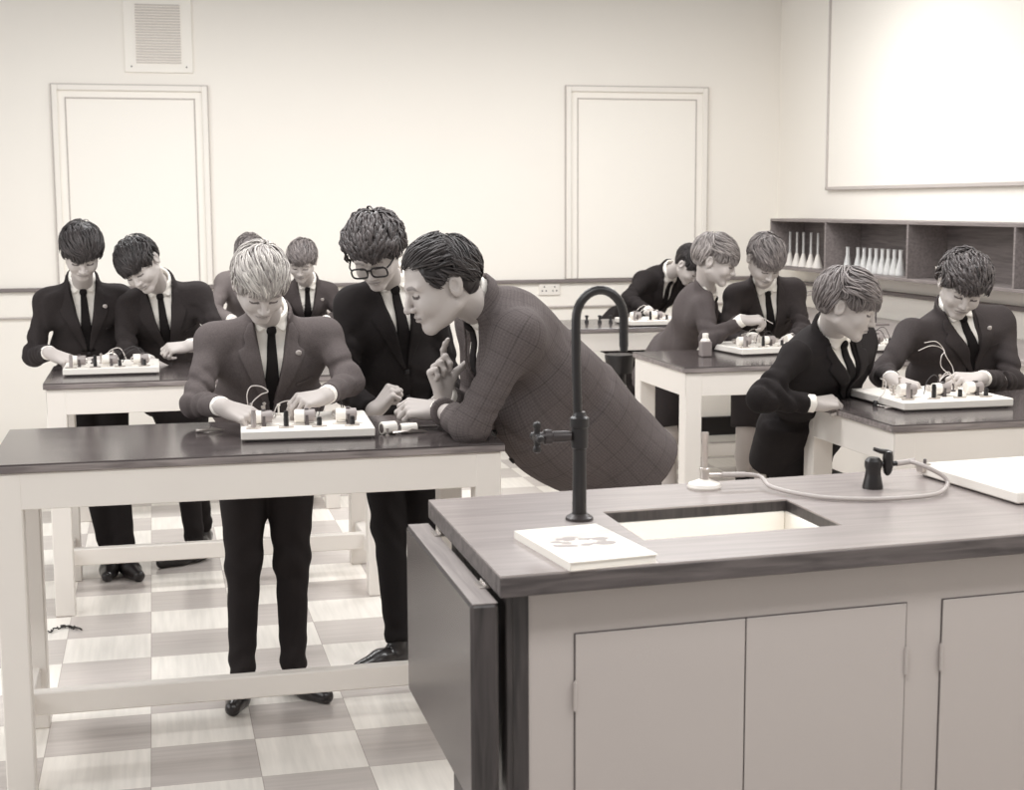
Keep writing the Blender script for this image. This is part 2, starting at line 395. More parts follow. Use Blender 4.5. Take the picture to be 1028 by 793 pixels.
# ------------------------------------------------------------------ tables
def table(x0, x1, y0, y1, label, stretcher=True, name='lab_table'):
    t = thing(name, label, 'table', ((x0+x1)/2, (y0+y1)/2, 0), group=None)
    hw, hd = (x1-x0)/2, (y1-y0)/2
    MB().box(-hw, hw, -hd, hd, T-.003, T, .0015).box(-hw+.001, hw-.001, -hd+.001, hd-.001, T-.006, T-.0025).build('table_top', M['top'], t)
    MB().box(-hw, hw, -hd, hd, T-.024, T-.004, .002).build('edge_band', M['top_edge'], t)
    i = .010; ap = MB()
    ap.box(-hw+i, hw-i, -hd+i, -hd+i+.022, T-.125, T-.025, .002); ap.box(-hw+i, hw-i, hd-i-.022, hd-i, T-.125, T-.025, .002)
    ap.box(-hw+i, -hw+i+.022, -hd+i+.02, hd-i-.02, T-.1249, T-.0251, .002); ap.box(hw-i-.022, hw-i, -hd+i+.02, hd-i-.02, T-.1249, T-.0251, .002)
    ap.build('apron', M['frame'], t)
    for sx in (-1, 1):
        for sy in (-1, 1):
            a, b = sorted((sx*(hw-i+.001), sx*(hw-i-.074))); c, d = sorted((sy*(hd-i+.001), sy*(hd-i-.074)))
            MB().box(a, b, c, d, 0, T-.026, .004).build('leg', M['frame'], t)
    if stretcher:
        for sx in (-1, 1):
            a, b = sorted((sx*(hw-i-.01), sx*(hw-i-.055)))
            MB().box(a, b, -hd+i+.07, hd-i-.07, .13, .195, .004).build('side_stretcher', M['frame'], t)
        MB().box(-hw+i+.05, hw-i-.05, -.022, .022, .131, .2, .004).build('long_stretcher', M['frame'], t)
    return t
table(-.445, .955, 4.02, 4.67, 'white framed table with dark glossy top in front of the fair-haired boy')
table(-.43, .90, 5.86, 6.51, 'white framed table with dark top behind the nearest one, at the left')
table(2.125, 3.5, 5.72, 6.40, 'white framed table with dark top carrying the small bottle', )
table(2.18, 3.5, 4.04, 4.70, 'white framed table with dark top behind the gas tap, at the right edge')
table(2.15, 3.5, 7.66, 8.30, 'rear white table before the boy in black bent over at the back wall')
table(-.43, .93, 7.66, 8.30, 'rear white table hidden behind the fair-haired boy, at the left')
# ------------------------------------------------------------------ demonstration bench in the foreground
def sh(x, y, z): return (x, y+.058*(x-.6), z)
bench = thing('demonstration_bench', 'large foreground bench with wooden top, sink and grey cupboard doors', 'bench')
X0, X1, Yf, Yb = .597, 2.45, 2.555, 3.28
hx0, hx1, hy0, hy1 = .945, 1.395, 2.745, 3.03
zt0, zt1 = .883, .925
tp = MB()
for a, b, c, d in ((X0, hx0, Yf, Yb), (hx1, X1, Yf, Yb), (hx0, hx1, Yf, hy0), (hx0, hx1, hy1, Yb)):
    tp.box(a, b, c, d, zt1-.004, zt1, 0, sh)
tp.build('bench_top', M['bench_top'], bench)
eg = MB()
for a, b, c, d in ((X0, X1, Yf, Yf+.03), (X0, X1, Yb-.03, Yb), (X0, X0+.03, Yf+.03, Yb-.03), (X1-.03, X1, Yf+.03, Yb-.03)):
    eg.box(a-.0006, b+.0006, c-.0006, d+.0006, zt0, zt1-.003, .002, sh)
eg.build('edge_band', M['bench_edge'], bench)
ie = MB()
for a, b, c, d in ((hx0-.02, hx0, hy0-.02, hy1+.02), (hx1, hx1+.02, hy0-.02, hy1+.02), (hx0, hx1, hy0-.02, hy0), (hx0, hx1, hy1, hy1+.02)):
    ie.box(a, b, c, d, .898, zt1-.0041, 0, sh)
ie.build('sink_opening_edge', M['bench_dark'], bench)
sk = MB()
bx0, bx1, by0, by1, bz = hx0-.012, hx1+.012, hy0-.012, hy1+.012, .70
def shell(mb, x0, x1, y0, y1, z0, z1, t, fn):
    mb.box(x0, x1, y0, y1, z0, z0+t, .004, fn)
    mb.box(x0, x0+t, y0, y1, z0+t, z1, .004, fn); mb.box(x1-t, x1, y0, y1, z0+t, z1, .004, fn)
    mb.box(x0+t, x1-t, y0, y0+t, z0+t, z1, .004, fn); mb.box(x0+t, x1-t, y1-t, y1, z0+t, z1, .004, fn)
shell(sk, bx0, bx1, by0, by1, .81, .898, .014, sh)
sb = sk.build('sink', M['sink'], bench); tag(sb, 'white glazed sink basin')
MB().lathe([(.0, .824), (.028, .824), (.028, .827), (.02, .8265), (0, .8265)], sh(1.17, 2.9, 0), 20).build('sink_waste', M['chrome'], sb, True)
# carcass with its doors (a front plane of panels, 3 mm gaps)
CX0, CY = .662, 2.60
cb = MB()
cb.box(CX0, X1-.05, CY, CY+.018, .06, zt0-.001, 0, sh)        # front frame board
cb.box(CX0, CX0+.018, CY+.018, Yb-.06, .06, zt0-.001, 0, sh); cb.box(X1-.068, X1-.05, CY+.018, Yb-.06, .06, zt0-.001, 0, sh)
cb.box(CX0, X1-.05, Yb-.078, Yb-.06, .06, zt0-.001, 0, sh)
cb.build('carcass', M['cab'], bench)
MB().box(CX0+.02, X1-.08, CY+.06, Yb-.1, 0, .06, 0, sh).build('plinth', M['bench_dark'], bench)
for (a, b, hl) in ((.755, 1.109, 'L'), (1.112, 1.470, 'R'), (1.556, 1.91, 'L')):
    MB().box(a-.0028, b+.0028, CY-.0008, CY, .10, .7905, 0, sh).build('door_gap', M['dgrey'], bench)
    dr = MB().box(a, b, CY-.004, CY-.0008, .103, .788, .0008, sh).build('door', M['cab'], bench)
    hx = a-.0015 if hl == 'L' else b+.0015
    for z in (.64, .18):
        MB().tube([sh(hx, CY-.0055, z), sh(hx, CY-.0055, z+.055)], .004, 8).tube([sh(hx, CY-.0055, z-.003), sh(hx, CY-.0055, z+.058)], .0022, 6).build('hinge', M['cab'], dr, True)
# dark end panel with grooves
ep = MB()
ep.box(X0+.032, CX0-.0005, CY-.004, CY+.06, .0, zt0-.001, .001, sh)
ep.box(X0+.038, CX0-.02, CY+.06, Yb-.08, .0, zt0-.001, 0, sh)
ep.build('end_panel', M['bench_dark'], bench)
MB().box(X0+.018, X0+.031, CY-.012, CY+.03, .0, zt0-.004, .002, sh).build('corner_post', M['bench_dark'], bench)
# folded drop leaf hanging at the left end
lf = MB().box(.545, .598, 2.575, 3.285, .475, .868, .006, None)
lo_ = MB().box(.5449, .5462, 2.5805, 3.2795, .481, .862, 0)
leaf = lf.build('drop_leaf', M['bench_dark'], bench); tag(leaf, 'folded hanging leaf with glossy face')
lo_.build('leaf_face', M['leaf'], leaf)
MB().box(.549, .597, 2.578, 3.282, .8675, .8695, .0005).build('leaf_top_edge', M['leaf_top'], leaf)
for y in (2.68, 3.14):
    MB().box(.585, .632, y, y+.05, .8696, .8725, .001).tube([(.600, y, .873), (.600, y+.05, .873)], .004, 8).build('leaf_hinge', M['chrome'], leaf)

# swan-neck tap
def tap():
    b = sh(.868, 2.86, T) if False else (.873, 2.985, T)
    t = thing('swan_neck_tap', 'tall black swan-neck laboratory tap rising from the foreground bench', 'tap', b)
    MB().lathe([(0, 0), (.030, 0), (.030, .006), (.022, .011), (.0185, .014), (.0, .014)], n=24).build('base_flange', M['brass'], t, True)
    MB().lathe([(0, .012), (.0155, .012), (.0145, .14), (.0145, .155), (.018, .158), (.018, .20), (.0205, .203), (.0205, .222), (.015, .226), (.0125, .235), (0, .235)], n=24).build('pillar', M['black'], t, True)
    px_ = [(-.004, 0, .23), (-.007, 0, .33), (-.008, 0, .41)]
    for a in range(0, 181, 12):
        r = math.radians(180-a); px_.append((.045+.053*math.cos(r), 0, .432+.062*math.sin(r)))
    px_ += [(.098, 0, .40), (.0985, 0, .372)]
    sp = MB().tube(px_, .0098, 14).build('spout', M['black'], t, True)
    MB().tube([(.0985, 0, .376), (.0986, 0, .362)], .0088, 12).build('nozzle', M['black'], sp, True)
    v = MB()
    v.lathe([(.0105, -.02), (.0125, -.035), (.0125, -.06), (.0165, -.063), (.0165, -.078), (.012, -.081), (.0105, -.088), (.0, -.088)], (0, 0, .183), 16, 'x')
    v.build('valve', M['brass'], t, True)
    h = MB().tube([(-.094, 0, .158), (-.094, 0, .209)], .0068, 10).tube([(-.094, -.026, .183), (-.094, .026, .183)], .0068, 10)
    for p in ((-.094, 0, .158), (-.094, 0, .209), (-.094, -.026, .183), (-.094, .026, .183)):
        h.lathe([(0, -.009), (.0075, -.006), (.0095, 0), (.0075, .006), (0, .009)], p, 12)
    h.lathe([(0, -.1), (.011, -.1), (.013, -.094), (.011, -.086), (0, -.086)], (0, 0, .183), 14, 'x')
    h.build('cross_handle', M['black'], t, True)
tap()
# magazine
t = thing('booklet', 'thick pale booklet with a grey printed cover lying at the bench corner', 'booklet', (.802, 2.712, T), math.radians(7))
MB().box(-.088, .088, -.142, .142, .0005, .0145, .001).build('pages', M['paper'], t)
MB().box(-.091, .091, -.145, .145, .0145, .0165, .0006).box(-.091, -.0885, -.145, .145, .0, .0145).box(-.091, .091, -.145, .145, -.0, .0006).build('cover', M['paper'], t)
pr = MB()
rng = random.Random(4)
for k in range(16):
    cx = rng.uniform(-.058, .05); cy = rng.uniform(-.03, .045); r = rng.uniform(.012, .026)
    n = 9; rr = [r*rng.uniform(.6, 1.1) for _ in range(n)]
    z = .0166+.00002*k
    pr.add([(cx+rr[i]*math.cos(6.283*i/n), cy+.8*rr[i]*math.sin(6.283*i/n), z) for i in range(n)], [tuple(range(n))])
pr.build('cover_picture', M['grey_print'], t)
MB().add([(-.075, .02, .0167), (.088, .05, .0167), (.088, .09, .0167), (-.04, .07, .0167)], [(0, 1, 2, 3)]).build('cover_band', mat('pale_print', 205, .7), t)
# bunsen burner
b0 = onz(707, 490, T)
t = thing('bunsen_burner', 'bunsen burner with white round base standing behind the sink', 'bunsen burner', b0)
MB().lathe([(0, 0), (.038, 0), (.0405, .005), (.038, .012), (.022, .018), (.014, .022), (0, .022)], n=28).build('base', M['white'], t, True)
MB().lathe([(0, .02), (.0105, .02), (.0105, .042), (.0125, .044), (.0125, .048), (.0085, .05), (0, .05)], n=18).build('air_collar', M['chrome'], t, True)
MB().lathe([(.0, .048), (.0075, .048), (.0075, .115), (.0088, .117), (.0088, .135), (.006, .135), (.006, .06), (0, .06)], n=18).build('barrel', M['chrome'], t, True)
MB().tube([(.008, 0, .032), (.05, -.003, .031)], .0042, 10).build('gas_inlet', M['chrome'], t, True)
# gas tap
g0 = onz(876, 490, T)
t = thing('gas_tap', 'black gas tap on a waisted pillar standing on the foreground bench', 'gas tap', g0)
MB().lathe([(0, 0), (.0245, 0), (.0245, .006), (.019, .03), (.0175, .045), (.0205, .052), (.0205, .066), (.014, .074), (0, .075)], n=22).build('pillar', M['black'], t, True)
MB().tube([(.01, 0, .058), (.045, -.004, .058)], .0055, 10).tube([(.036, -.0035, .03), (.036, -.0035, .036), (.036, -.0035, .05), (.036, -.0035, .075), (.036, -.0035, .088), (.036, -.0035, .09)], [.004, .009, .0125, .0125, .011, .006], 12).build('valve_body', M['black'], t, True)
MB().tube([(.036, -.0035, .086), (.016, -.002, .089), (.0, -.001, .095)], [.0065, .006, .0045], 10).build('lever', M['black'], t, True)
MB().tube([(.045, -.004, .058), (.05, -.0045, .058), (.07, -.006, .058)], [.0055, .0065, .0045], 10).build('nozzle', M['black'], t, True)
# hose between them
e1 = np.array(g0) + np.array([.06, -.005, .058]); e0 = np.array(b0) + np.array([.045, -.003, .031])
hp = [e1, e1+[.03, .0, .003], onz(928, 468, T+.055), onz(947, 478, T+.03), onz(951, 487, T+.012), onz(940, 496, T+.008), onz(905, 500, T+.007), onz(860, 501, T+.007), onz(815, 498, T+.007), onz(775, 489, T+.012), e0+[.09, -.015, -.006], e0+[.04, -.004, 0], e0]
h = MB().tube(catmull(hp, 8), .0052, 12).build('rubber_hose', M['hose'], None, True)
tag(h, 'pale rubber gas hose looping from the black gas tap to the bunsen burner', 'hose')
h['shape'] = 0; del h['shape']
sl = MB().tube([e1+[-.002, 0, 0], e1+[.045, .001, .004]], .0068, 12).build('hose_end', M['hose'], h, True)
sl = MB().tube([e0+[-.002, 0, 0], e0+[.055, -.006, -.001]], .0066, 12).build('hose_end', M['hose'], h, True)
# pale board at the right end of the bench
t = thing('circuit_board', 'empty white circuit board lying on the foreground bench at the right edge', 'circuit board', (1.86, 2.87, T+.001), math.radians(4))
MB().box(0, .40, 0, .40, .004, .03, .003).build('base', M['white'], t)
MB().box(.01, .39, .01, .39, 0, .004).build('rubber_backing', M['dgrey'], t)
c = MB().box(-.012, .016, .36, .385, .012, .034, .002).build('corner_clip', M['chrome'], t)
MB().lathe([(0, 0), (.004, 0), (.004, .01), (0, .012)], (.004, .372, .034), 8).build('clip_screw', M['dgrey'], c)

# ------------------------------------------------------------------ circuit boards and small apparatus
def circuit_board(cx, cy, rz, label, seed, w_=.385, d=.37, detail=1):
    R = random.Random(seed)
    t = thing('circuit_board', label, 'circuit board', (cx, cy, T+.0005), rz, 'circuit boards on the tables')
    MB().box(-w_/2, w_/2, -d/2, d/2, .006, .032, .003).build('base', M['white'], t)
    MB().box(-w_/2+.012, w_/2-.012, -d/2+.012, d/2-.012, 0, .006).build('backing', M['dgrey'], t)
    zb = .032
    pts = [(-.125, -.03), (0, -.03), (.122, -.03)]
    for i, (x, y) in enumerate(pts):                      # three cells in clips
        y += -.05
        c = MB().lathe([(0, -.03), (.018, -.03), (.019, -.028), (.019, -.002), (.0, -.002)], (x-.006, y, zb+.026), 16, 'x').build('cell', M['paper'], t, True)
        MB().lathe([(0, -.002), (.0191, -.002), (.0191, .028), (.018, .03), (.006, .03), (.006, .032), (0, .032)], (x-.006, y, zb+.026), 16, 'x').build('cell_sleeve', M['mid'], c, True)
        k = MB().box(x-.006, x+.006, y-.02, y+.02, zb, zb+.007, .001).box(x-.004, x+.004, y-.02, y-.018, zb+.006, zb+.03).box(x-.004, x+.004, y+.018, y+.02, zb+.006, zb+.03)
        k.box(x-.006, x+.006, y-.008, y+.008, zb+.045, zb+.049, .001)
        k.build('cell_clip', M['dgrey'], t)
        MB().box(x-.045, x+.045, y-.012, y+.012, zb, zb+.004, .001).build('cell_holder', M['white'], t)
    for i, (x, y) in enumerate([(-.155, -.135), (-.062, -.135), (.034, -.135), (.13, -.135)]):   # row of black stoppers at the front
        if i == 0: m = M['mid']; hh = .05
        else: m = M['black']; hh = (.045, .024, .024)[i-1]
        MB().lathe([(0, 0), (.0075, 0), (.0075, hh*.5), (.0068, hh*.55), (.0075, hh*.7), (.006, hh), (0, hh)], (x, y, zb+.005), 12).build('plug', m, t, True)
        MB().box(x-.022, x+.022, y-.006, y+.006, zb, zb+.005, .001).build('contact_strip', M['chrome'], t)
    for i in range(7):                                    # pale terminals and posts behind
        x = R.uniform(-w_/2+.03, w_/2-.03); y = R.uniform(-.01, d/2-.03)
        hh = R.uniform(.012, .04)
        MB().lathe([(0, 0), (.008, 0), (.008, .005), (.003, .007), (.003, hh), (.0055, hh+.002), (.0055, hh+.007), (0, hh+.009)], (x, y, zb), 10).build('terminal_post', R.choice([M['white'], M['chrome'], M['dgrey']]), t, True)
    for i in range(4):                                    # small coils
        x = (-.10, .02, .09, .145)[i] + R.uniform(-.01, .01); y = R.uniform(.02, .07)
        sp = [(x+.009*math.cos(a*.7), y+.02*(a/40-.5)*2, zb+.012+.009*math.sin(a*.7)) for a in range(0, 41)]
        MB().tube(sp, .0014, 5).build('spring_coil', M['chrome'], t, True)
    for i in range(3):                                    # leads between terminals
        x = R.uniform(-.13, .05); y = R.uniform(-.08, .06); L_ = R.uniform(.06, .12)
        MB().tube(catmull([(x, y, zb+.005), (x+L_*.2, y+.01, zb+.045), (x+L_*.7, y+.02, zb+R.uniform(.045, .07)), (x+L_, y+.01, zb+.006)], 6), .0016, 6).build('lead', R.choice([M['wire_d'], M['wire']]), t, True)
    return t
circuit_board(.428, 4.40, math.radians(-3), 'white circuit board with three cells under the fair-haired boy\'s hands', 1)
circuit_board(-.18, 6.225, 0, 'white circuit board between the two dark-haired boys at the left table', 2, .375, .31)
circuit_board(2.70, 6.27, math.radians(6), 'white circuit board beside the small bottle, rows of parts on top', 3, .385, .36)
circuit_board(2.545, 4.47, math.radians(0), 'white circuit board before the grinning wavy-haired boy at the right edge', 4, .40, .38)
circuit_board(2.73, 7.86, 0, 'white circuit board on the rear table under the bent boy in black', 5, .36, .3)
circuit_board(3.22, 6.22, math.radians(0), 'white circuit board half hidden between the two boys at the right', 6, .36, .3)

# small bottle on the right-hand table
bp_ = onz(708, 358, T)
t = thing('small_bottle', 'small square grey bottle with a white screw cap on the right table', 'bottle', bp_)
MB().box(-.0235, .0235, -.0235, .0235, 0, .07, .005).build('bottle_body', mat('grey_liquid', 128, .3), t)
MB().lathe([(.022, .069), (.022, .073), (.015, .082), (.0, .082)], n=20).build('bottle_shoulder', M['white'], t, True)
MB().lathe([(0, .08), (.0125, .08), (.0135, .083), (.0135, .102), (.012, .104), (0, .104)], n=20).build('cap', M['white'], t, True)

# loose cells and clips on the near table
def roll(px, py, L, r, rz, label):
    p = onz(px, py, T+r); t = thing('battery_cell', label, 'battery', (p[0], p[1], T), rz)
    MB().lathe([(0, 0), (r*.95, 0), (r, .002), (r, L-.002), (r*.92, L), (r*.45, L), (r*.45, L+.002), (0, L+.002)], (0, 0, r), 22, 'x').build('cell_body', M['paper'], t, True)
    MB().lathe([(r*.1, -.001), (r*.72, -.001), (r*.72, -.0002), (0, -.0002)], (0, 0, r), 18, 'x').build('cell_end', M['dgrey'], t, True)
    return t
roll(383, 430, .046, .019, math.radians(18), 'pale round cell with a dark ringed end lying near the elbow, left one')
roll(402, 430, .05, .015, math.radians(5), 'smaller pale cylinder lying close to the right of the ringed cell')
p = onz(421, 428, T+.004)
tag(MB().tube([p, p+[.055, -.002, 0]], [.0022, .0014], 8).build('metal_probe', M['chrome'], None, True), 'thin metal probe lying at the right end of the loose cells', 'probe')
def crocodile(px, py, rz, L, label):
    p = onz(px, py, T+.002); t = thing('crocodile_clip', label, 'clip', (p[0], p[1], T+.001), rz)
    MB().tube([(0, 0, .006), (L*.35, 0, .007), (L*.5, .0, .006)], [.005, .005, .003], 8).build('sleeve', M['chrome'], t, True)
    MB().box(L*.45, L, -.003, .003, .0015, .004, .0008).build('lower_jaw', M['chrome'], t)
    u = MB().add([(L*.4, -.003, .006), (L*.4, .003, .006), (L, .003, .0045), (L, -.003, .0045), (L*.55, -.003, .014), (L*.55, .003, .014)], [(0, 1, 5, 4), (4, 5, 2, 3), (0, 4, 3), (1, 2, 5), (0, 3, 2, 1)])
    u.build('upper_jaw', M['chrome'], t)
crocodile(394, 436, math.radians(12), .11, 'long silver crocodile clip lying in front of the loose cells')
tag(MB().lathe([(0, 0), (.006, 0), (.006, .004), (.0035, .005), (.0035, .018), (.005, .019), (.005, .024), (0, .025)], onz(389, 438, T), 12).build('terminal_screw', M['chrome'], None, True), 'tiny upright terminal screw left of the long crocodile clip', 'screw')
crocodile(197, 434, math.radians(10), .085, 'silver crocodile clip lying left of the fair-haired boy\'s board')
# clips and plugs hanging at the left edge of the right-hand board
pA = onz(879, 405, T+.01)
t = thing('plug_lead', 'short tangled lead with black plugs beside the right-hand circuit board', 'lead', (pA[0], pA[1], T))
MB().lathe([(0, 0), (.009, 0), (.009, .016), (.006, .02), (0, .02)], (0, 0, .0), 12).build('plug', M['black'], t, True)
MB().lathe([(0, 0), (.008, 0), (.008, .014), (.005, .018), (0, .018)], (.035, -.085, .0), 12).build('plug', M['black'], t, True)
MB().tube(catmull([(0, 0, .018), (.03, .0, .045), (.045, .02, .08), (.03, .03, .09)], 6), .0016, 6).tube(catmull([(0, 0, .006), (.01, -.03, .004), (.025, -.06, .006), (.035, -.085, .006)], 6), .002, 6).build('wire', M['wire'], t, True)
MB().box(-.005, .055, -.075, -.067, .002, .007, .001).build('clip_bar', M['chrome'], t)
# curled filings on the floor near the table leg
rng = random.Random(8); mb = MB(); pc = onz(58, 632, 0)
pts = [(pc[0]-.03+.115*k/40+rng.uniform(-.008, .008), pc[1]+.06*math.sin(k*.08)+rng.uniform(-.015, .015)-.04, .004+rng.uniform(0, .006)) for k in range(41)]
mb.tube(catmull(pts, 3), .0028, 5)
tag(mb.build('loose_wire', M['black'], None, True), 'crumpled dark wire lying on the floor beside the left table leg', 'wire')

# ------------------------------------------------------------------ side bench along the right wall, with its taps
t = thing('side_bench', 'long pale wall bench running under the pigeonhole shelf', 'bench', (0, 0, 0))
MB().box(3.62, RX-.03, 4.8, BY-.6, .895, .925, .003).build('bench_top', wood_mat('side_top_wood', 150, 175, .35, 'Y'), t)
MB().box(3.66, RX-.04, 4.85, BY-.62, .12, .895, .002).build('cupboard', M['white'], t)
MB().box(3.70, RX-.04, 4.85, BY-.64, 0, .12, .002).build('plinth', M['black'], t)
p = onX(823, 300, 3.95)
t = thing('bench_gas_tap', 'small black gas tap with drooping hoses on the wall bench', 'gas tap', (3.95, p[1], T))
MB().lathe([(0, 0), (.014, 0), (.014, .01), (.009, .02), (.009, .10), (.0, .10)], n=14).build('pillar', M['mid'], t, True)
MB().lathe([(0, .095), (.017, .095), (.019, .11), (.017, .13), (0, .13)], n=14).tube([(0, 0, .12), (-.03, -.02, .13)], .006, 8).build('valve', M['black'], t, True)
for ddx, dz in ((-.25, .02), (-.2, -.0)):
    MB().tube(catmull([(0, 0, .115), (-.06, -.03, .125+dz), (-.16, -.06, .10+dz), (ddx, -.1, .012)], 8), .0055, 8).build('hose', M['hose'], t, True)
p = onX(879, 322, 3.9)
t = thing('retort_stand', 'thin upright rod stand on the wall bench', 'stand', (3.9, p[1], T))
MB().box(-.05, .05, -.07, .07, 0, .012, .003).build('base', M['mid'], t)
MB().tube([(0, 0, .01), (0, 0, .125)], .005, 10).build('rod', M['dgrey'], t, True)
# black stool beneath the rear table
p = onY(624, 350, 8.0)
t = thing('pedestal_stool', 'black pedestal stool standing under the rear right table', 'stool', (2.41, 7.48, 0), 0)
MB().lathe([(0, .70), (.07, .70), (.075, .76), (.08, .79), (.078, .80), (0, .80)], n=24).build('seat', M['black'], t, True)
MB().lathe([(0, .03), (.035, .03), (.035, .70), (0, .70)], n=16).build('column', M['black'], t, True)
MB().lathe([(0, 0), (.17, 0), (.17, .012), (.05, .03), (0, .03)], n=24).build('foot', M['black'], t, True)
# ------------------------------------------------------------------ people: implicit surfaces turned into meshes
f32 = np.float32
def A3(p): return np.array(p, dtype=float)
def unit(v): v = A3(v); return v/(np.linalg.norm(v)+1e-12)
def smin(a, b, k):
    h = np.clip(.5+.5*(b-a)/k, 0, 1); return b*(1-h)+a*h - k*h*(1-h)
def smax(a, b, k): return -smin(-a, -b, k)
def cone(P, a, b, r1, r2, flat=None):
    a = A3(a); b = A3(b); ab = b-a; L2 = ab@ab+1e-12
    t = np.clip(((P-a.astype(f32))@ab.astype(f32))/f32(L2), 0, 1)
    q = P-a.astype(f32)-t[:, None]*ab.astype(f32)
    return np.sqrt((q*q).sum(1)) - (r1+(r2-r1)*t)
def ell(P, c, r):
    q = P-np.array(c, f32); r = np.array(r, f32)
    k0 = np.sqrt(((q/r)**2).sum(1)); k1 = np.sqrt(((q/(r*r))**2).sum(1))
    return np.where(k0 < .05, -r.min(), k0*(k0-1)/np.maximum(k1, 1e-6))
def surf(fn, lo, hi, h):
    """surface of fn<0 between lo and hi as quads (surface nets), evaluated only near the surface"""
    lo = A3(lo); hi = A3(hi); K = 4
    n = (np.ceil((hi-lo)/(h*K)).astype(int)+1); N = n*K
    ax = [lo[i]+h*np.arange(N[i]+1) for i in range(3)]
    cx = [lo[i]+h*K*(np.arange(n[i])+.5) for i in range(3)]
    G = np.stack(np.meshgrid(*cx, indexing='ij'), -1).reshape(-1, 3).astype(f32)
    d = fn(G).reshape(n)
    near = np.abs(d) < h*K*1.35+.004
    V = np.repeat(np.repeat(np.repeat(np.sign(d)*h*4, K, 0), K, 1), K, 2).astype(f32)
    mk = np.repeat(np.repeat(np.repeat(near, K, 0), K, 1), K, 2)
    V = np.pad(V, ((0, 1),)*3, constant_values=h*4); mk = np.pad(mk, ((0, 1),)*3, constant_values=False)
    idx = np.argwhere(mk); P = (lo+idx*h).astype(f32)
    vals = np.concatenate([fn(P[i:i+400000]) for i in range(0, len(P), 400000)]) if len(P) else np.zeros(0)
    V[mk] = vals
    V[0] = V[-1] = h; V[:, 0] = V[:, -1] = h; V[:, :, 0] = V[:, :, -1] = h
    S = V < 0; nx, ny, nz = [k-1 for k in V.shape]
    acc = np.zeros((nx, ny, nz, 3), f32); cnt = np.zeros((nx, ny, nz), f32)
    offs = [(i, j, k) for i in (0, 1) for j in (0, 1) for k in (0, 1)]
    def sub(A, o): return A[o[0]:o[0]+nx, o[1]:o[1]+ny, o[2]:o[2]+nz]
    for a in range(3):
        for o in offs:
            if o[a]: continue
            p = list(o); p[a] = 1
            va, vb = sub(V, o), sub(V, p); cr = (va < 0) != (vb < 0)
            t = np.where(cr, va/np.where(cr, va-vb, 1), 0)
            for i in range(3): acc[..., i] += np.where(cr, (o[i]+(t if i == a else 0)), 0)
            cnt += cr
    act = cnt > 0; ids = -np.ones(act.shape, np.int64); ids[act] = np.arange(act.sum())
    verts = lo + (np.argwhere(act) + acc[act]/cnt[act][:, None])*h
    quads = []
    for a in range(3):
        b, c = (a+1) % 3, (a+2) % 3
        s0 = [slice(1, -1)]*3; s0[a] = slice(0, -1); s1 = list(s0); s1[a] = slice(1, None)
        A0, A1 = S[tuple(s0)], S[tuple(s1)]; base = np.array([1, 1, 1]); base[a] = 0
        for flip in (0, 1):
            cells = np.argwhere((A0 & ~A1) if not flip else (~A0 & A1)) + base
            if not len(cells): continue
            q = []
            for (db, dc) in ((-1, -1), (0, -1), (0, 0), (-1, 0)):
                e = cells.copy(); e[:, b] += db; e[:, c] += dc; q.append(ids[e[:, 0], e[:, 1], e[:, 2]])
            q = np.stack(q, 1); q = q[(q >= 0).all(1)]
            quads.append(q if not flip else q[:, ::-1])
    return verts, (np.concatenate(quads) if quads else np.zeros((0, 4), int))
def join(parts):
    V = []; Q = []; n = 0
    for v, q in parts:
        V.append(v); Q.append(q+n); n += len(v)
    return np.concatenate(V), np.concatenate(Q)
def quadmesh(name, vq, m, parent, tonev=None, attr3=None, smooth=True):
    v, q = vq; me = bpy.data.meshes.new(name)
    me.vertices.add(len(v)); me.vertices.foreach_set('co', np.ascontiguousarray(v, f32).ravel())
    me.loops.add(len(q)*4); me.loops.foreach_set('vertex_index', np.ascontiguousarray(q, np.int32).ravel())
    me.polygons.add(len(q)); me.polygons.foreach_set('loop_start', np.arange(0, len(q)*4, 4, dtype=np.int32))
    try: me.polygons.foreach_set('loop_total', np.full(len(q), 4, np.int32))
    except Exception: pass
    me.update(calc_edges=True)
    if tonev is not None:
        at = me.attributes.new('tone', 'FLOAT', 'POINT'); at.data.foreach_set('value', np.ascontiguousarray(tonev, f32))
    if attr3 is not None:
        at = me.attributes.new('cloth_uv', 'FLOAT_VECTOR', 'POINT'); at.data.foreach_set('vector', np.ascontiguousarray(attr3, f32).ravel())
    o = link_mesh(name, me, m, parent, smooth); return o

def ribbon(ea, eb, sdf, direction, lift, thick, m=7, far=.35, drop=.02):
    """cloth strip between two equally sampled edge lines, laid on the surface of sdf along direction"""
    ea, eb = np.array(ea, float), np.array(eb, float); n = len(ea); d = unit(direction)
    w_ = np.linspace(0, 1, m)[None, :, None]; P = (ea[:, None]*(1-w_)+eb[:, None]*w_).reshape(-1, 3)
    Q = P - d*far; t = np.zeros(len(Q))
    for _ in range(36):
        s = sdf((Q+d*t[:, None]).astype(f32)); t += np.clip(s, -.02, .05)*.9
    t = np.minimum(t, far+drop)
    tt = t.reshape(n, m)
    H = Q+d*(t-lift)[:, None]; B = Q+d*(t-lift+thick)[:, None]
    v = np.concatenate([H, B]); o = n*m; q = []
    for i in range(n-1):
        for j in range(m-1):
            a = i*m+j; q.append((a, a+1, a+m+1, a+m)); q.append((o+a, o+a+m, o+a+m+1, o+a+1))
    for i in range(n-1):
        a = i*m; q.append((a, a+m, o+a+m, o+a)); a = i*m+m-1; q.append((a, o+a, o+a+m, a+m))
    for j in range(m-1):
        a = j; q.append((a, o+a, o+a+1, a+1)); a = (n-1)*m+j; q.append((a, a+1, o+a+1, o+a))
    return v, np.array(q)
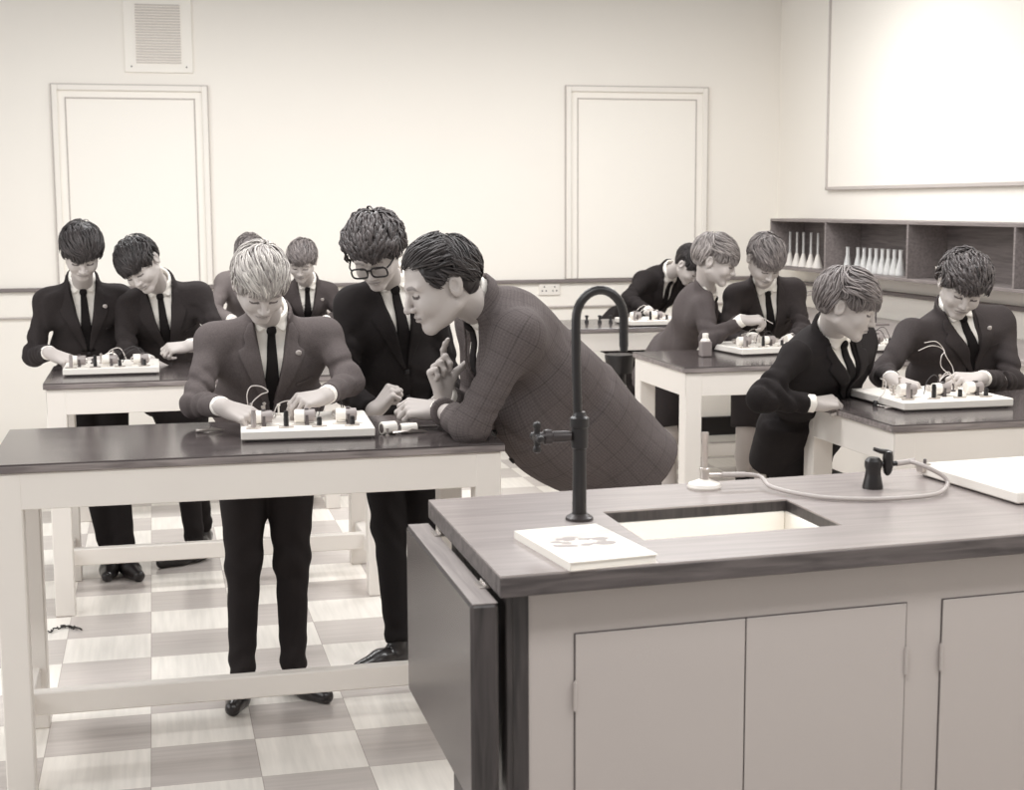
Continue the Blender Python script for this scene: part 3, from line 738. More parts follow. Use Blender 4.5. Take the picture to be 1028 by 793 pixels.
def edge(pts, n=14):
    pts = [A3(p) for p in pts]; L = [0]
    for a, b in zip(pts, pts[1:]): L.append(L[-1]+np.linalg.norm(b-a))
    out = []
    for s in np.linspace(0, L[-1], n):
        k = max(0, min(len(pts)-2, int(np.searchsorted(L, s, 'right'))-1)); t = (s-L[k])/(L[k+1]-L[k]+1e-9); out.append(pts[k]*(1-t)+pts[k+1]*t)
    return out

# ---- head: local axes a = left, b = front, c = up, metres of an adult; scaled by hs
def head_axes(az, pitch, roll):
    az, pitch, roll = map(math.radians, (az, pitch, roll))
    f = A3([math.sin(az)*math.cos(pitch), -math.cos(az)*math.cos(pitch), -math.sin(pitch)])
    u = A3([math.sin(az)*math.sin(pitch), -math.cos(az)*math.sin(pitch), math.cos(pitch)]); l = np.cross(u, f)
    # roll>0: crown leans to the picture's right for a face turned to the camera
    u2 = u*math.cos(roll)+l*math.sin(roll); l2 = l*math.cos(roll)-u*math.sin(roll)
    return np.stack([l2, f, u2])            # rows
def head_sdf(P, k=1.0, nose=1.0, jaw=1.0, neck=None, nr=(.05, .055), adult=False):
    if not adult:
        P = P.copy(); P[:, 2] = np.where(P[:, 2] < 0, P[:, 2]*1.10, P[:, 2])
    s_ = np.abs(P[:, :1]); Q = np.concatenate([s_, P[:, 1:]], 1)
    d = ell(P, (0, -.008, .032), (.0755, .098, .086))
    d = smin(d, ell(P, (0, .028, -.03), (.060*jaw, .066, .080)), .03)
    d = smin(d, cone(Q, (.046*jaw, -.002, -.058), (.010, .066, -.098), .020, .017), .022)
    d = smin(d, ell(P, (0, .072, -.100), (.02, .016, .017)), .018)
    d = smin(d, ell(Q, (.036, .062, -.032), (.026, .028, .028)), .016)
    d = smin(d, cone(Q, (.012, .087, .020), (.044, .074, .020), .011, .010), .014)
    d = smax(d, -ell(Q, (.031, .104, .001), (.018, .020, .0125)), .010)
    d = smin(d, ell(Q, (.0305, .0765, -.001), (.0145, .0125, .0115)), .004)
    n1 = cone(P, (0, .088, .012), (0, .090+.020*nose, -.030), .0075, .0095*nose**.5)
    n1 = smin(n1, ell(P, (0, .093+.018*nose, -.035), (.011, .0105, .009)), .006)
    n1 = smin(n1, ell(Q, (.0115, .094+.006*nose, -.037), (.0075, .010, .0075)), .005)
    d = smin(d, n1, .007)
    d = smin(d, ell(P, (0, .084, -.062), (.026, .014, .016)), .012)
    lip = smin(ell(P, (0, .0945, -.0595), (.021, .0075, .0045)), ell(P, (0, .0935, -.0695), (.018, .0078, .0055)), .002)
    d = smin(d, lip, .003)
    d = smax(d, -cone(Q, (0, .106, -.0645), (.022, .095, -.0640), .0042, .0028), .003)
    d = smax(d, -ell(P, (0, .102, -.083), (.016, .008, .005)), .008)
    # ears
    ear = ell(Q, (.0800, -.014, -.008), (.0085, .0185, .030)); ear = smin(ear, ell(Q, (.0835, -.023, .002), (.0065, .012, .021)), .004)
    ear = smax(ear, -ell(Q, (.0905, -.010, -.003), (.0105, .0105, .0175)), .0015)
    d = smin(d, ear, .005)
    if neck is not None:
        if not adult: neck = (neck[0], neck[1], neck[2]*1.10)
        d = smin(d, cone(P, (0, -.030, -.045), neck, nr[0], nr[1]), .022)
    return d
def head_tone(V, light=.95, adult=False):
    a = np.abs(V[:, 0]); b = V[:, 1]; c = V[:, 2] if adult else np.where(V[:, 2] < 0, V[:, 2]*1.10, V[:, 2]); t = np.full(len(V), light)
    def put(mask, val): t[mask] = np.minimum(t[mask], val)
    lip = (((a/.024)**2+((c+.0645)/.0095)**2) < 1) & (b > .080); put(lip, light-.27)
    seam = (a < .024) & (np.abs(c+.0645) < .0018) & (b > .08); put(seam, light-.62)
    brow = (a > .012) & (a < .050) & (np.abs(c-(.0225+.06*(a-.012)-2.0*np.maximum(a-.034, 0)**1.3)) < .0052) & (b > .05); put(brow, light-.5)
    lash = (a > .015) & (a < .046) & (np.abs(c-(-.0055+8*(a-.0305)**2)) < .0042) & (b > .06); put(lash, light-.85)
    nos = (a > .004) & (a < .013) & (np.abs(c+.0425) < .003) & (b > .092) ; put(nos, light-.4)
    return t
def hair_mesh(style, seed):
    """cap plus separate locks, in head-local metres"""
    R = np.random.RandomState(seed)
    g = style.get
    fr = g('fringe', .040); side = g('side', .0); nape = g('nape', -.060); vol = g('vol', 0.0); part = g('part', .03); back = g('back', False)
    E0 = np.array([0, -.012, .034]); ER = np.array([.081+vol, .103+vol, .090+vol*1.1])
    def line(P):      # lowest c of the hair at a place on the head
        b = P[:, 1]; a = np.abs(P[:, 0]); sgn = P[:, 0]
        front = fr + g('slant', .12)*sgn + .006*np.sin(sgn*75+seed*1.7) + .25*np.maximum(a-.035, 0)
        if back: front = front + .012*np.cos(a*40) - .012
        tb = np.clip((b-g('tb', .045))/g('tbw', .03), 0, 1)
        sd = side - .0
        tn = np.clip((-b-.028)/.025, 0, 1); sd = sd+.030*np.exp(-((b+.012)/.020)**2)
        L = front*tb+(sd*(1-tb)); L = L*(1-tn)+nape*tn
        return L
    def cap(P):
        d = ell(P, E0, ER-.004)
        d = smin(d, ell(P, (0, -.040, .0), (.066+vol*.5, .066+vol*.5, .070)), .02)
        n = .0022*np.sin(P[:, 0]*190+7*np.sin(P[:, 1]*34+seed))*np.cos(P[:, 2]*40+P[:, 1]*60)
        d = d+n
        cut = line(P)-P[:, 2]
        return smax(d, cut, .006)
    cv, cq = surf(cap, (-.12, -.16, -.10), (.12, .13, .17), .0035)
    nl = int(g('locks', 420)*1.7); wv = g('wave', 0); V = [cv]; Q = [cq]; T_ = [np.clip(.30+.12*np.sin(cv[:, 0]*300+cv[:, 1]*90), 0, 1)]; off = len(cv)
    crown = np.array([.012, -.055, .13]); K = 9; ang = np.arange(5)*2*math.pi/5
    for i in range(nl):
        # root spread over the scalp
        th = R.uniform(0, 2*math.pi); ph = math.acos(1-R.uniform(0, 1.05)**1.0*.98) if R.rand() < .8 else R.uniform(.9, 1.75)
        r0 = np.array([math.sin(ph)*math.cos(th), math.sin(ph)*math.sin(th), math.cos(ph)])
        p = E0+ER*r0*.99
        L_ = R.uniform(.055, .10)*g('len', 1.0); step = L_/(K-1); pts = []; d0 = None
        jit = R.normal(0, .22, 3); phs = R.uniform(0, 6.28); lift = R.uniform(.002, .008)*g('lift', 1)
        for k in range(K):
            nrm = unit((p-E0)/ER**2)
            dirv = (p-crown)*np.array([1, 1, .9]); dirv = dirv/(np.linalg.norm(dirv)+.02)
            if p[1] > -.03 and p[2] > .05:
                if back: dirv = np.array([.15*np.sign(part), -1., .1])*1.0 if p[1] < .075 else np.array([.35*np.sign(part), -1, .6])
                else: dirv = dirv*.5+np.array([g('sweep', .35), .9, 0])
            elif p[2] < .06: dirv = dirv*.3+(np.array([0, -.8, -.45]) if back else np.array([0, (.15 if p[1] > .02 else -.45), -1]))
            dirv = dirv+jit*.6
            if wv: 
                w2 = np.cross(nrm, dirv); dirv = dirv+w2*wv*math.sin(k*1.5+phs)
            dirv = dirv-nrm*(dirv@nrm); dirv = unit(dirv)
            if d0 is not None: dirv = unit(dirv*.55+d0*.45)
            d0 = dirv
            l_ = lift*math.sin(math.pi*min(1, (k+.6)/K))+.001
            if wv: l_ += .004*wv*math.sin(k*1.9+phs)
            pts.append(p+nrm*l_)
            q = p+dirv*step; qn = (q-E0)/ER; p = E0+ER*qn/np.linalg.norm(qn)
        pts = np.array(pts)
        ok = pts[:, 2] > line(pts)-g('over', .006)*R.uniform(.2, 1.2)
        kk = K if ok.all() else int(np.argmin(ok))
        if kk < 3: continue
        pts = pts[:kk]; wd = R.uniform(.0022, .0042)*g('thick', 1.0)
        rad = wd*np.sin(np.linspace(.35, math.pi-.08, kk))**.8
        nr = (pts-E0)/ER**2; nr /= np.linalg.norm(nr, axis=1)[:, None]
        tg = np.gradient(pts, axis=0); tg /= np.linalg.norm(tg, axis=1)[:, None]; sd = np.cross(tg, nr)
        ring = (pts[:, None]+sd[:, None]*(np.cos(ang)[None, :, None]*rad[:, None, None])+nr[:, None]*(np.sin(ang)[None, :, None]*rad[:, None, None]*.5)).reshape(-1, 3)
        ii = np.arange(kk-1)[:, None]*5; jj = np.arange(5)[None]; j2 = (jj+1) % 5
        q = np.stack([ii+jj, ii+j2, ii+5+j2, ii+5+jj], -1).reshape(-1, 4)
        V.append(ring); Q.append(q+off); off += len(ring); T_.append(np.full(len(ring), np.clip(R.normal(.45, .18), 0, 1)))
    return np.concatenate(V), np.concatenate(Q), np.concatenate(T_)

# ---- hand: local x = towards thumb, y = along the hand, z = back of the hand; adult metres
HP = {'relax': dict(c=[(25, 35, 20), (30, 40, 22), (34, 42, 24), (38, 44, 24)], th=(38, 18, 30)),
      'pinch': dict(c=[(48, 50, 25), (52, 55, 30), (60, 60, 35), (66, 64, 35)], th=(22, 38, 22)),
      'fist': dict(c=[(72, 92, 55), (76, 95, 58), (80, 95, 58), (82, 95, 58)], th=(10, 42, 45)),
      'down': dict(c=[(52, 30, 15), (55, 32, 16), (58, 35, 18), (58, 40, 20)], th=(34, 40, 18)),
      'point': dict(c=[(8, 28, 14), (62, 88, 50), (70, 92, 55), (76, 92, 55)], th=(40, -28, 8)),
      'flat': dict(c=[(14, 20, 10), (16, 24, 12), (20, 26, 14), (24, 30, 14)], th=(34, 12, 16)),
      'loose': dict(c=[(40, 66, 32), (46, 74, 38), (52, 78, 40), (56, 80, 42)], th=(18, 40, 30))}
def hand_sdf(P, pose):
    hp = HP[pose]
    X = [.030, .0105, -.010, -.029]; Y = [.088, .092, .087, .078]; LN = [.072, .080, .074, .058]; RD = [.0092, .0094, .009, .008]
    palm = cone(P, (0, -.02, 0), (0, .02, 0), .024, .024)*1.0
    palm = ell(P, (0, .004, -.001), (.027, .034, .019))
    for i in range(4): palm = smin(palm, cone(P, (X[i]*.55, .012, 0), (X[i], Y[i]-.004, -.001), .0135, .0108), .012)
    palm = smin(palm, ell(P, (.018, .035, -.012), (.016, .03, .013)), .012)   # ball of the thumb
    palm = smin(palm, ell(P, (-.02, .035, -.010), (.011, .03, .011)), .012)
    d = palm
    fing = None
    for i in range(4):
        p = A3([X[i], Y[i], 0]); a = 0; spread = math.radians((7, 1, -5, -11)[i]) * (0 if hp['c'][i][1] > 70 else .8)
        seg = [LN[i]*.46, LN[i]*.30, LN[i]*.24]; r = RD[i]; df = None
        for j in range(3):
            a += math.radians(hp['c'][i][j]); q = p+seg[j]*A3([math.sin(spread)*math.cos(a), math.cos(spread)*math.cos(a), -math.sin(a)])
            c = cone(P, p, q, r, r*.90); c = smin(c, ell(P, p, (r*1.08,)*3), .003) if j else c
            df = c if df is None else smin(df, c, .003); p = q; r *= .90
        d = smin(d, df, .004) if fing is None else d
        fing = df if fing is None else np.minimum(fing, df)
    d = smin(palm, fing, .0055)
    o, s1, s2 = hp['th']; p = A3([.020, .022, -.008]); ang = math.radians(o); az = math.radians(-22)
    dv = A3([math.sin(ang)*.95, math.cos(ang), -.30]); dv = unit(dv)
    q = p+dv*.044; t = cone(P, p, q, .0125, .0108)
    for kk, (ln, sg) in enumerate(((.031, s1), (.026, s2))):
        s_ = math.radians(sg); axis = unit(A3([.35, .1, 1.0]))     # bends towards the fingers
        dv = dv*math.cos(s_)+np.cross(axis, dv)*math.sin(s_)+axis*(axis@dv)*(1-math.cos(s_))
        n = q+unit(dv)*ln; t = smin(t, cone(P, q, n, .0106-.001*kk, .0094-.001*kk), .003); q = n
    return smin(d, t, .006)

def Lp(fr, a, b, c): return fr[0]+fr[1][0]*a+fr[1][1]*b+fr[1][2]*c

def person(name, label, p):
    """p: joints in room metres (hip, shR, shL, elR, elL, wrR, wrL, head) and looks"""
    root = thing('person', label, 'person', (0, 0, 0), 0, None)
    s = p.get('s', .9); hs = p.get('hs', .93)
    hip = A3(p['hip']); shR, shL = A3(p['shR']), A3(p['shL']); mid = (shR+shL)/2
    u = unit(mid-hip); l = shL-shR; W_ = np.linalg.norm(l)/2; l = unit(l-u*(l@u)); f = np.cross(l, u)
    AX = np.stack([l, f, u]); L = np.linalg.norm(mid-hip)+.105*s
    fr = (hip, AX)
    org = np.array([hip[0], hip[1], 0])
    root.location = tuple(org)
    def loc(P): return (P-hip.astype(f32))@AX.T.astype(f32)
    res = p.get('res', .007)
    W = W_
    wd = p.get('fat', 1.0)
    def torso(Q, o=0.0):
        k = .04
        d = ell(Q, (0, .010*s, .66*L), (W+.004-o, .116*s*wd-o, .22*L-o))
        d = smin(d, ell(Q, (0, .012*s, .36*L), (W+.008-o, .112*s*wd-o, .28*L)), k)
        d = smin(d, ell(Q, (0, 0, .0), (W+.004-o, .120*s*wd-o, .26*L)), k)
        Qa = np.concatenate([np.abs(Q[:, :1]), Q[:, 1:]], 1)
        d = smin(d, cone(Qa, (.03*s, -.012*s, L-.074*s), (W*.90, -.006, L-.108*s), .059*s-o, .050*s-o), k)
        d = smin(d, cone(Q, (0, -.02*s, .86*L), (0, -.012*s, 1.0*L), .078*s-o, .060*s-o), k)
        # rounded upper back of somebody leaning
        d = smin(d, ell(Q, (0, -.035*s, .72*L), (W*.8-o, .095*s*wd-o, .22*L)), k)
        return d
    hem = p.get('hem', .17)*s
    c0 = p.get('button', .42)*L; vw = .060*s; ctop = .99*L
    arms = {}
    for sd in 'RL':
        arms[sd] = (A3(p['sh'+sd]), A3(p['el'+sd]), A3(p['wr'+sd]))
    sr = p.get('sleeve', 1.0)
    def sleeves(P, o=0.0):
        out = []
        for sd in 'RL':
            a, b, c = arms[sd]; cuff = b+(c-b)*.90
            ax1 = unit(b-a); t1 = ((P-a.astype(f32))@ax1.astype(f32)); L1 = np.linalg.norm(b-a); ax2 = unit(cuff-b); L2 = np.linalg.norm(cuff-b); t2 = ((P-b.astype(f32))@ax2.astype(f32))
            inn = unit(unit(a-b)+unit(c-b)+1e-3); sdn = unit(np.cross(ax1, inn)); qv = P-b.astype(f32)
            qn = np.sqrt((qv*qv).sum(1))+1e-5; ins = .30+.70*np.clip(.5+.9*(qv@inn.astype(f32))/qn, 0, 1); ph = (qv@sdn.astype(f32))
            low = np.sin(P[:, 0]*15+P[:, 2]*11+a[0]*9)+np.sin(P[:, 1]*17-P[:, 2]*8+a[1]*5)
            rdg = lambda x: (.5+.5*np.cos(2*x))**2-.25
            fold = .0115*s*rdg(t1*52+ph*22+1.1*low)*np.exp(-((t1-L1*.80)/(.26*L1))**2)*ins
            fold += .0105*s*rdg(t2*50-ph*26+1.3*low+1.2)*np.exp(-((t2-L2*.28)/(.34*L2))**2)*ins
            fold += .0025*s*rdg(t1*24+ph*45+1.5*low)*np.exp(-((t1-L1*.25)/(.32*L1))**2)
            fold += .0040*s*rdg(t2*30+ph*50+1.2*low)*np.exp(-((t2-L2*.8)/(.3*L2))**2)
            d = cone(P, a, b, .051*s*sr-o, .046*s*sr-o); d = smin(d, cone(P, b, cuff, .046*s*sr-o, .036*s*sr-o), .03)
            d = d+fold*p.get('foldf', 1.0)
            cut = t2-L2; nearc = cone(P, b, c, .09, .09)
            d = np.where(nearc < 0, np.maximum(d, cut), d)
            kk = (.018+.075*np.exp(-(np.maximum(t1, 0)/(.38*L1))**2))*s
            out.append((d, kk.astype(f32)))
        return out
    def coat_body(P):
        Q = loc(P); d = torso(Q)
        # skirt of the jacket
        rr = np.sqrt((Q[:, 0]/(W+.008+.03*np.clip(-Q[:, 2], 0, .3)))**2+(Q[:, 1]/(.124*s*wd+.04*np.clip(-Q[:, 2], 0, .3)))**2)
        sk = np.maximum((rr-1)*.115*s, np.maximum(-(Q[:, 2]+hem), Q[:, 2]-.12*L)); d = smin(d, sk, .03)
        if p.get('hang'):
            d = smin(d, ell(Q, (0, .105*s, .12*L), (W*.95, p['hang'], .46*L)), .05)
            d = smin(d, ell(Q, (0, -.035*s, .28*L), (W*.98, .112*s, .50*L)), .05)
        w1 = np.abs(np.sin(Q[:, 2]*17+Q[:, 0]*13*np.sign(Q[:, 0])+1.4*np.sin(Q[:, 0]*9+hip[0]*5)+1.2*np.sin(Q[:, 1]*11)))
        wr = .0065*s*np.maximum(1-2.2*w1, 0)*np.clip(1-np.abs(Q[:, 2]-.42*L)/(.45*L), 0, 1)*np.clip(np.abs(Q[:, 0])/.06, 0.15, 1)
        d = d+wr+.0018*np.sin(Q[:, 2]*30+3*np.sin(Q[:, 0]*11+2))
        return d
    def coat_full(P):
        d = coat_body(P)
        for e, k_ in sleeves(P): d = smin(d, e, k_)
        return d
    def ringd(Q, rad, hgt, th, c, tilt, cy=-.010):
        cc = c-tilt*(Q[:, 1]-cy*s)
        rho = np.sqrt((Q[:, 0])**2+(Q[:, 1]-cy*s)**2); return np.maximum(np.abs(rho-rad+.12*(Q[:, 2]-cc))-th, np.abs(Q[:, 2]-cc)-hgt)-.002
    def coat(P):
        d = coat_full(P); Q = loc(P)
        d = smin(d, np.maximum(ringd(Q, .070*s, .017*s, .005, .985*L, .35), Q[:, 1]-.035*s), .012)
        va = np.abs(Q[:, 0])-vw*np.clip((Q[:, 2]-c0)/(ctop-c0), 0, 1.3)
        v = np.maximum(np.maximum(va, c0-Q[:, 2]), -Q[:, 1]+.02)
        d = smax(d, -v, .004)
        nk = cone(Q, (0, -.012*s, .93*L), (0, -.004*s, 1.25*L), .062*s, .066*s)
        d = smax(d, -nk, .004)
        # front edge line under the button
        gr = np.maximum(np.maximum(np.abs(Q[:, 0]-.012*s)-.0025, Q[:, 2]-c0), -Q[:, 1])
        d = np.maximum(d, -np.maximum(gr, -(d+.006)))
        return np.maximum(d, -(Q[:, 2]+hem))
    pts = np.array([Lp(fr, a, b, c) for a in (-W-.10, W+.10) for b in (-.22*s, .22*s) for c in (-hem-.02, L+.06)]+[x for t in arms.values() for x in t])
    lo, hi = pts.min(0)-.06, pts.max(0)+.06
    cm = cloth_mat('jacket_cloth_%d%s' % (p['coat'], 'p' if p.get('plaid') else ''), p['coat'], plaid=bool(p.get('plaid')))
    v, q = surf(coat, lo, hi, res)
    def cuv(vv):
        q_ = (vv-hip)@AX.T; ang = np.arctan2(q_[:, 0], np.abs(q_[:, 1])+.02)
        uv = np.stack([ang*W*1.05+(q_[:, 1] > 0)*.02, q_[:, 1], q_[:, 2]], 1); best = np.full(len(vv), .075*s)
        for sd in 'RL':
            a, b, c = arms[sd]; off_ = 0
            for e0, e1_ in ((a, b), (b, c)):
                ax = unit(e1_-e0); LL = np.linalg.norm(e1_-e0); t = (vv-e0)@ax; r = vv-e0-np.clip(t, 0, LL)[:, None]*ax; dd = np.linalg.norm(r, axis=1)
                x1 = unit(np.cross(ax, u+.01)); x2 = np.cross(ax, x1); m_ = (dd < best)
                uv[m_] = np.stack([np.arctan2(r@x1, np.abs(r@x2)+.01)*.055, r@x2, t+off_], 1)[m_]; best = np.where(m_, dd, best); off_ += LL
        return uv
    at = cuv(v) if p.get('plaid') else None
    wo = lambda vv: vv-org
    jk = quadmesh(p.get('coatname', 'jacket'), (wo(v), q), cm, root, attr3=at)
    front = -f
    def PL(a, c): return Lp(fr, a, 0, c)
    # lapels and pocket flaps
    lp = []
    for sg in (-1, 1):
        inn = edge([PL(sg*.004, c0-.004), PL(sg*vw*.5, (c0+ctop)/2), PL(sg*vw*.93, ctop-.045*s), PL(sg*(vw+.004), ctop-.012*s)], 18)
        out = edge([PL(sg*.012, c0-.008), PL(sg*(.088*s), .70*L), PL(sg*(.118*s), .80*L), PL(sg*.086*s, .835*L), PL(sg*.096*s, .885*L), PL(sg*(.075*s), ctop-.02*s)], 18)
        lp.append(ribbon(inn, out, coat_body, front, .0085, .0095))
    lv = join(lp); quadmesh('lapel', (wo(lv[0]), lv[1]), cm, root, attr3=((lv[0]-hip)@AX.T if p.get('plaid') else None), smooth=False).data.shade_smooth()
    if p.get('pocket', True):
        sg = 1; e1_ = edge([PL(.085*s, .60*L), PL(.145*s, .625*L)], 8); e2_ = edge([PL(.085*s, .575*L), PL(.145*s, .60*L)], 8)
        pk = ribbon(e1_, e2_, coat_body, front, .004, .008, 4); quadmesh('breast_pocket', (wo(pk[0]), pk[1]), cm, root, attr3=((pk[0]-hip)@AX.T if p.get('plaid') else None))
    for i, cc in enumerate((c0-.02*s, c0-.12*s)):
        b_ = ribbon(edge([PL(-.006*s, cc-.007*s), PL(-.006*s, cc+.007*s)], 4), edge([PL(.010*s, cc-.007*s), PL(.010*s, cc+.007*s)], 4), coat_body, front, .006, .008, 4)
        quadmesh('button', (wo(b_[0]), b_[1]), M['rubber'], root)
    if p.get('badge'):
        bc = PL(.083*s, .80*L); b_ = ribbon(edge([bc-u*.008, bc+u*.008], 5), edge([bc-u*.008+l*.014, bc+u*.008+l*.014], 5), coat_body, front, .010, .006, 5)
        bm_ = b_[0][:25].mean(0)
        bs = surf(lambda P: ell((P-bm_.astype(f32))@AX.T.astype(f32), (0, 0, 0), (.0105, .005, .0105)), bm_-.016, bm_+.016, .0022)
        quadmesh('badge', (wo(bs[0]), bs[1]), mat('badge_enamel', 185, .3), root)
    # shirt: chest, collar, cuffs
    def shirt_full(P):
        Q = loc(P); d = torso(Q, .011); return d
    def shirt(P):
        Q = loc(P); d = np.maximum(torso(Q, .011), .30*L-Q[:, 2])
        nk = cone(Q, (0, -.010*s, .95*L), (0, -.004*s, 1.25*L), .050*s, .052*s)
        d = smax(d, -nk, .003)
        d = np.minimum(d, ringd(Q, .0555*s, .022*s, .0035, 1.0*L, .42))
        return d
    pl = np.array([Lp(fr, a, b, c) for a in (-W-.02, W+.02) for b in (-.16*s, .16*s) for c in (.28*L, L+.06)])
    v, q = surf(shirt, pl.min(0)-.02, pl.max(0)+.02, max(res*.7, .0045))
    parts = [(v, q)]
    for sg in (-1, 1):
        i_ = edge([PL(sg*.002, .985*L), PL(sg*.030*s, 1.0*L), PL(sg*.052*s, 1.015*L)], 8)
        o_ = edge([PL(sg*.012*s, .955*L), PL(sg*.045*s, .905*L), PL(sg*.062*s, .975*L)], 8)
        parts.append(ribbon(i_, o_, shirt_full, front, .010, .010, 6))
    for sd in 'RL':
        if p.get('cuff'+sd, True):
            a, b, c = arms[sd]; ax = unit(c-b); e0 = b+(c-b)*.82; cl = p.get('cufflen', .022)
            e1_ = b+(c-b)*.90+ax*cl
            def cf(P, e0=e0, e1_=e1_, ax=ax):
                t = (P-e0.astype(f32))@ax.astype(f32); r = P-e0.astype(f32)-t[:, None]*ax.astype(f32); rr = np.sqrt((r*r).sum(1))
                return np.maximum(rr-.0305*s, np.abs(t-np.linalg.norm(e1_-e0)/2)-np.linalg.norm(e1_-e0)/2)-.0015
            m1, m2 = np.minimum(e0, e1_)-.055, np.maximum(e0, e1_)+.055
            cfv = surf(cf, m1, m2, .0042); quadmesh('shirt_cuff', (wo(cfv[0]), cfv[1]), mat('shirt_cotton', 240, .8), root)
    sv = join(parts); quadmesh('shirt', (wo(sv[0]), sv[1]), mat('shirt_cotton', 240, .8), root)
    # tie
    tm = cloth_mat('tie_cloth_%d' % p.get('tie', 30), p.get('tie', 30), weave=.1)
    e1_ = edge([PL(-.012*s, .975*L), PL(-.017*s, .955*L), PL(-.012*s, .925*L), PL(-.024*s, .62*L), PL(-.032*s, .40*L)], 22)
    e2_ = edge([PL(.012*s, .975*L), PL(.017*s, .955*L), PL(.012*s, .925*L), PL(.024*s, .62*L), PL(.032*s, .40*L)], 22)
    tv = ribbon(e1_, e2_, shirt_full, front, .009, .010, 7)
    kc = Lp(fr, 0, 0, .945*L); Qk = tv[0]
    kd = lambda P: 0
    c_k = tv[0][7*2+3]
    def knot(P, c=c_k): 
        Q = (P-c.astype(f32))@AX.T.astype(f32); return ell(Q, (0, -.001, .0), (.018*s, .012, .020*s))
    tv = join([tv, surf(knot, c_k-.03, c_k+.03, .004)])
    quadmesh('tie', (wo(tv[0]), tv[1]), tm, root)
    # ---- head, neck, hands, body core
    HA = head_axes(*p['face']); hc = A3(p['head']); nbl = Lp(fr, 0, -.008*s, .93*L)
    nl = (HA@(nbl-hc))/hs
    hk = dict(nose=p.get('nose', .85), jaw=p.get('jaw', 1.07), neck=tuple(nl), nr=(.050, .054) if p.get('adult') else (.048, .047), adult=bool(p.get('adult')))
    lo_ = np.minimum([-.11, -.13, -.14], nl-.07); hi_ = np.maximum([.11, .14, .14], nl+.07)
    hv, hq = surf(lambda P: head_sdf(P, **hk), lo_, hi_, p.get('hres', .0032))
    tn = head_tone(hv, p.get('skin', .93), bool(p.get('adult'))); hw = hc+(hv*hs)@HA
    parts = [(hw, hq[:, ::-1])]; tones = [tn]
    for sd in 'RL':
        a, b, c = arms[sd]; hd = p['hand'+sd]      # (pose, direction, back-of-hand)
        if hd is None: continue
        y_ = unit(hd[1]); z_ = A3(hd[2]); z_ = unit(z_-y_*(z_@y_)); x_ = np.cross(y_, z_)*(1 if sd == 'L' else -1)
        x_ = -x_ if False else x_
        k = s*p.get('handk', 1.02); B = np.stack([x_, y_, z_])
        q0 = (B@(b-c))/k
        fn = lambda P: smin(hand_sdf(P, hd[0]), cone(P, (0, -.005, 0), tuple(unit(q0)*.10), .0235, .028), .016)
        lo_ = np.minimum([-.07, -.05, -.13], unit(q0)*.10-.035); hi_ = np.maximum([.11, .19, .06], unit(q0)*.10+.035)
        v, q = surf(fn, lo_, hi_, p.get('hdres', .0030))
        if np.linalg.det(B) < 0: q = q[:, ::-1]
        parts.append((c+(v*k)@B, q)); tones.append(np.full(len(v), p.get('skin', .93)))
    kn = {k: A3(p[k]) for k in ('knR', 'knL', 'anR', 'anL')}
    hw_ = p.get('hipw', .082); hj = {'R': hip-l*hw_*s-u*.03, 'L': hip+l*hw_*s-u*.03}
    bare = p.get('shorts', False)
    def core(P):
        Q = loc(P); d = torso(Q, .045); d = smin(d, ell(Q, (0, -.012*s, .985*L), (.049*s, .049*s, .045*s)), .01)
        for sd in 'RL':
            a, b, c = arms[sd]; d = smin(d, cone(P, a, b, .032*s, .027*s), .02); d = smin(d, cone(P, b, c, .027*s, .021*s), .01)
            d = smin(d, cone(P, hj[sd], kn['kn'+sd], .06*s, .050*s), .02)
            mid_ = kn['kn'+sd]*.62+kn['an'+sd]*.38+unit(np.array([-f[0], -f[1], 0]))*.014
            d = smin(d, cone(P, kn['kn'+sd], mid_, .048*s, .050*s), .012); d = smin(d, cone(P, mid_, kn['an'+sd], .048*s, .032*s), .012)
        return d
    allp = np.array([hip, shR, shL, *[x for t in arms.values() for x in t], *kn.values(), Lp(fr, W, 0, L), Lp(fr, -W, 0, L)])
    parts.append(surf(core, allp.min(0)-.12, allp.max(0)+.12, .011)); tones.append(np.full(len(parts[-1][0]), p.get('skin', .93)))
    bv = join(parts); quadmesh('body', (wo(bv[0]), bv[1]), M['skin'], root, tonev=np.concatenate(tones))
    # hair
    V, Q, T_ = hair_mesh(p.get('hair', {}), p.get('seed', 1))
    hm = hair_mat('hair_%d' % p['seed'], p['hairtone'])
    quadmesh('hair', (wo(hc+(V*hs)@HA), Q[:, ::-1]), hm, root, tonev=T_)
    # trousers or shorts
    tl = p.get('trousers', p['coat']); tk = cloth_mat('trouser_cloth_%d' % tl, tl, weave=.15)
    def trous(P):
        Q = loc(P); d = ell(Q, (0, -.004, -.02), (W-.008, .100*s*wd, .17*s))
        d = np.maximum(d, Q[:, 2]-.1)
        for sd in 'RL':
            a = hj[sd]; b = kn['kn'+sd]; c = kn['an'+sd]
            if bare:
                e = a+(b-a)*p.get('shortlen', .86); ax = unit(b-a); t = (P-a.astype(f32))@ax.astype(f32)
                lg = np.maximum(cone(P, a, b, .088*s, .082*s), t-np.linalg.norm(e-a))
            else:
                t = ((P-b.astype(f32))@unit(c-b).astype(f32)); L2 = np.linalg.norm(c-b)
                fold = .003*np.sin(t*60+5*np.sin(P[:, 0]*20))*np.exp(-((t-.0)/(.12))**2)+.004*np.sin(t*80+3*np.sin(P[:, 0]*30))*np.exp(-((t-L2)/(.09))**2)
                lw = p.get('legw', 1.0); lg = smin(cone(P, a, b, .092*s*lw, .062*s), cone(P, b, c+(c-b)*.1, .061*s, .044*s), .03)+fold
                lg = np.maximum(lg, t-(L2+.012))
            d = smin(d, lg, .022)
        return d
    tp_ = np.array([hip+.0, *[kn[k] for k in kn], hj['R'], hj['L'], hip-l*W, hip+l*W])
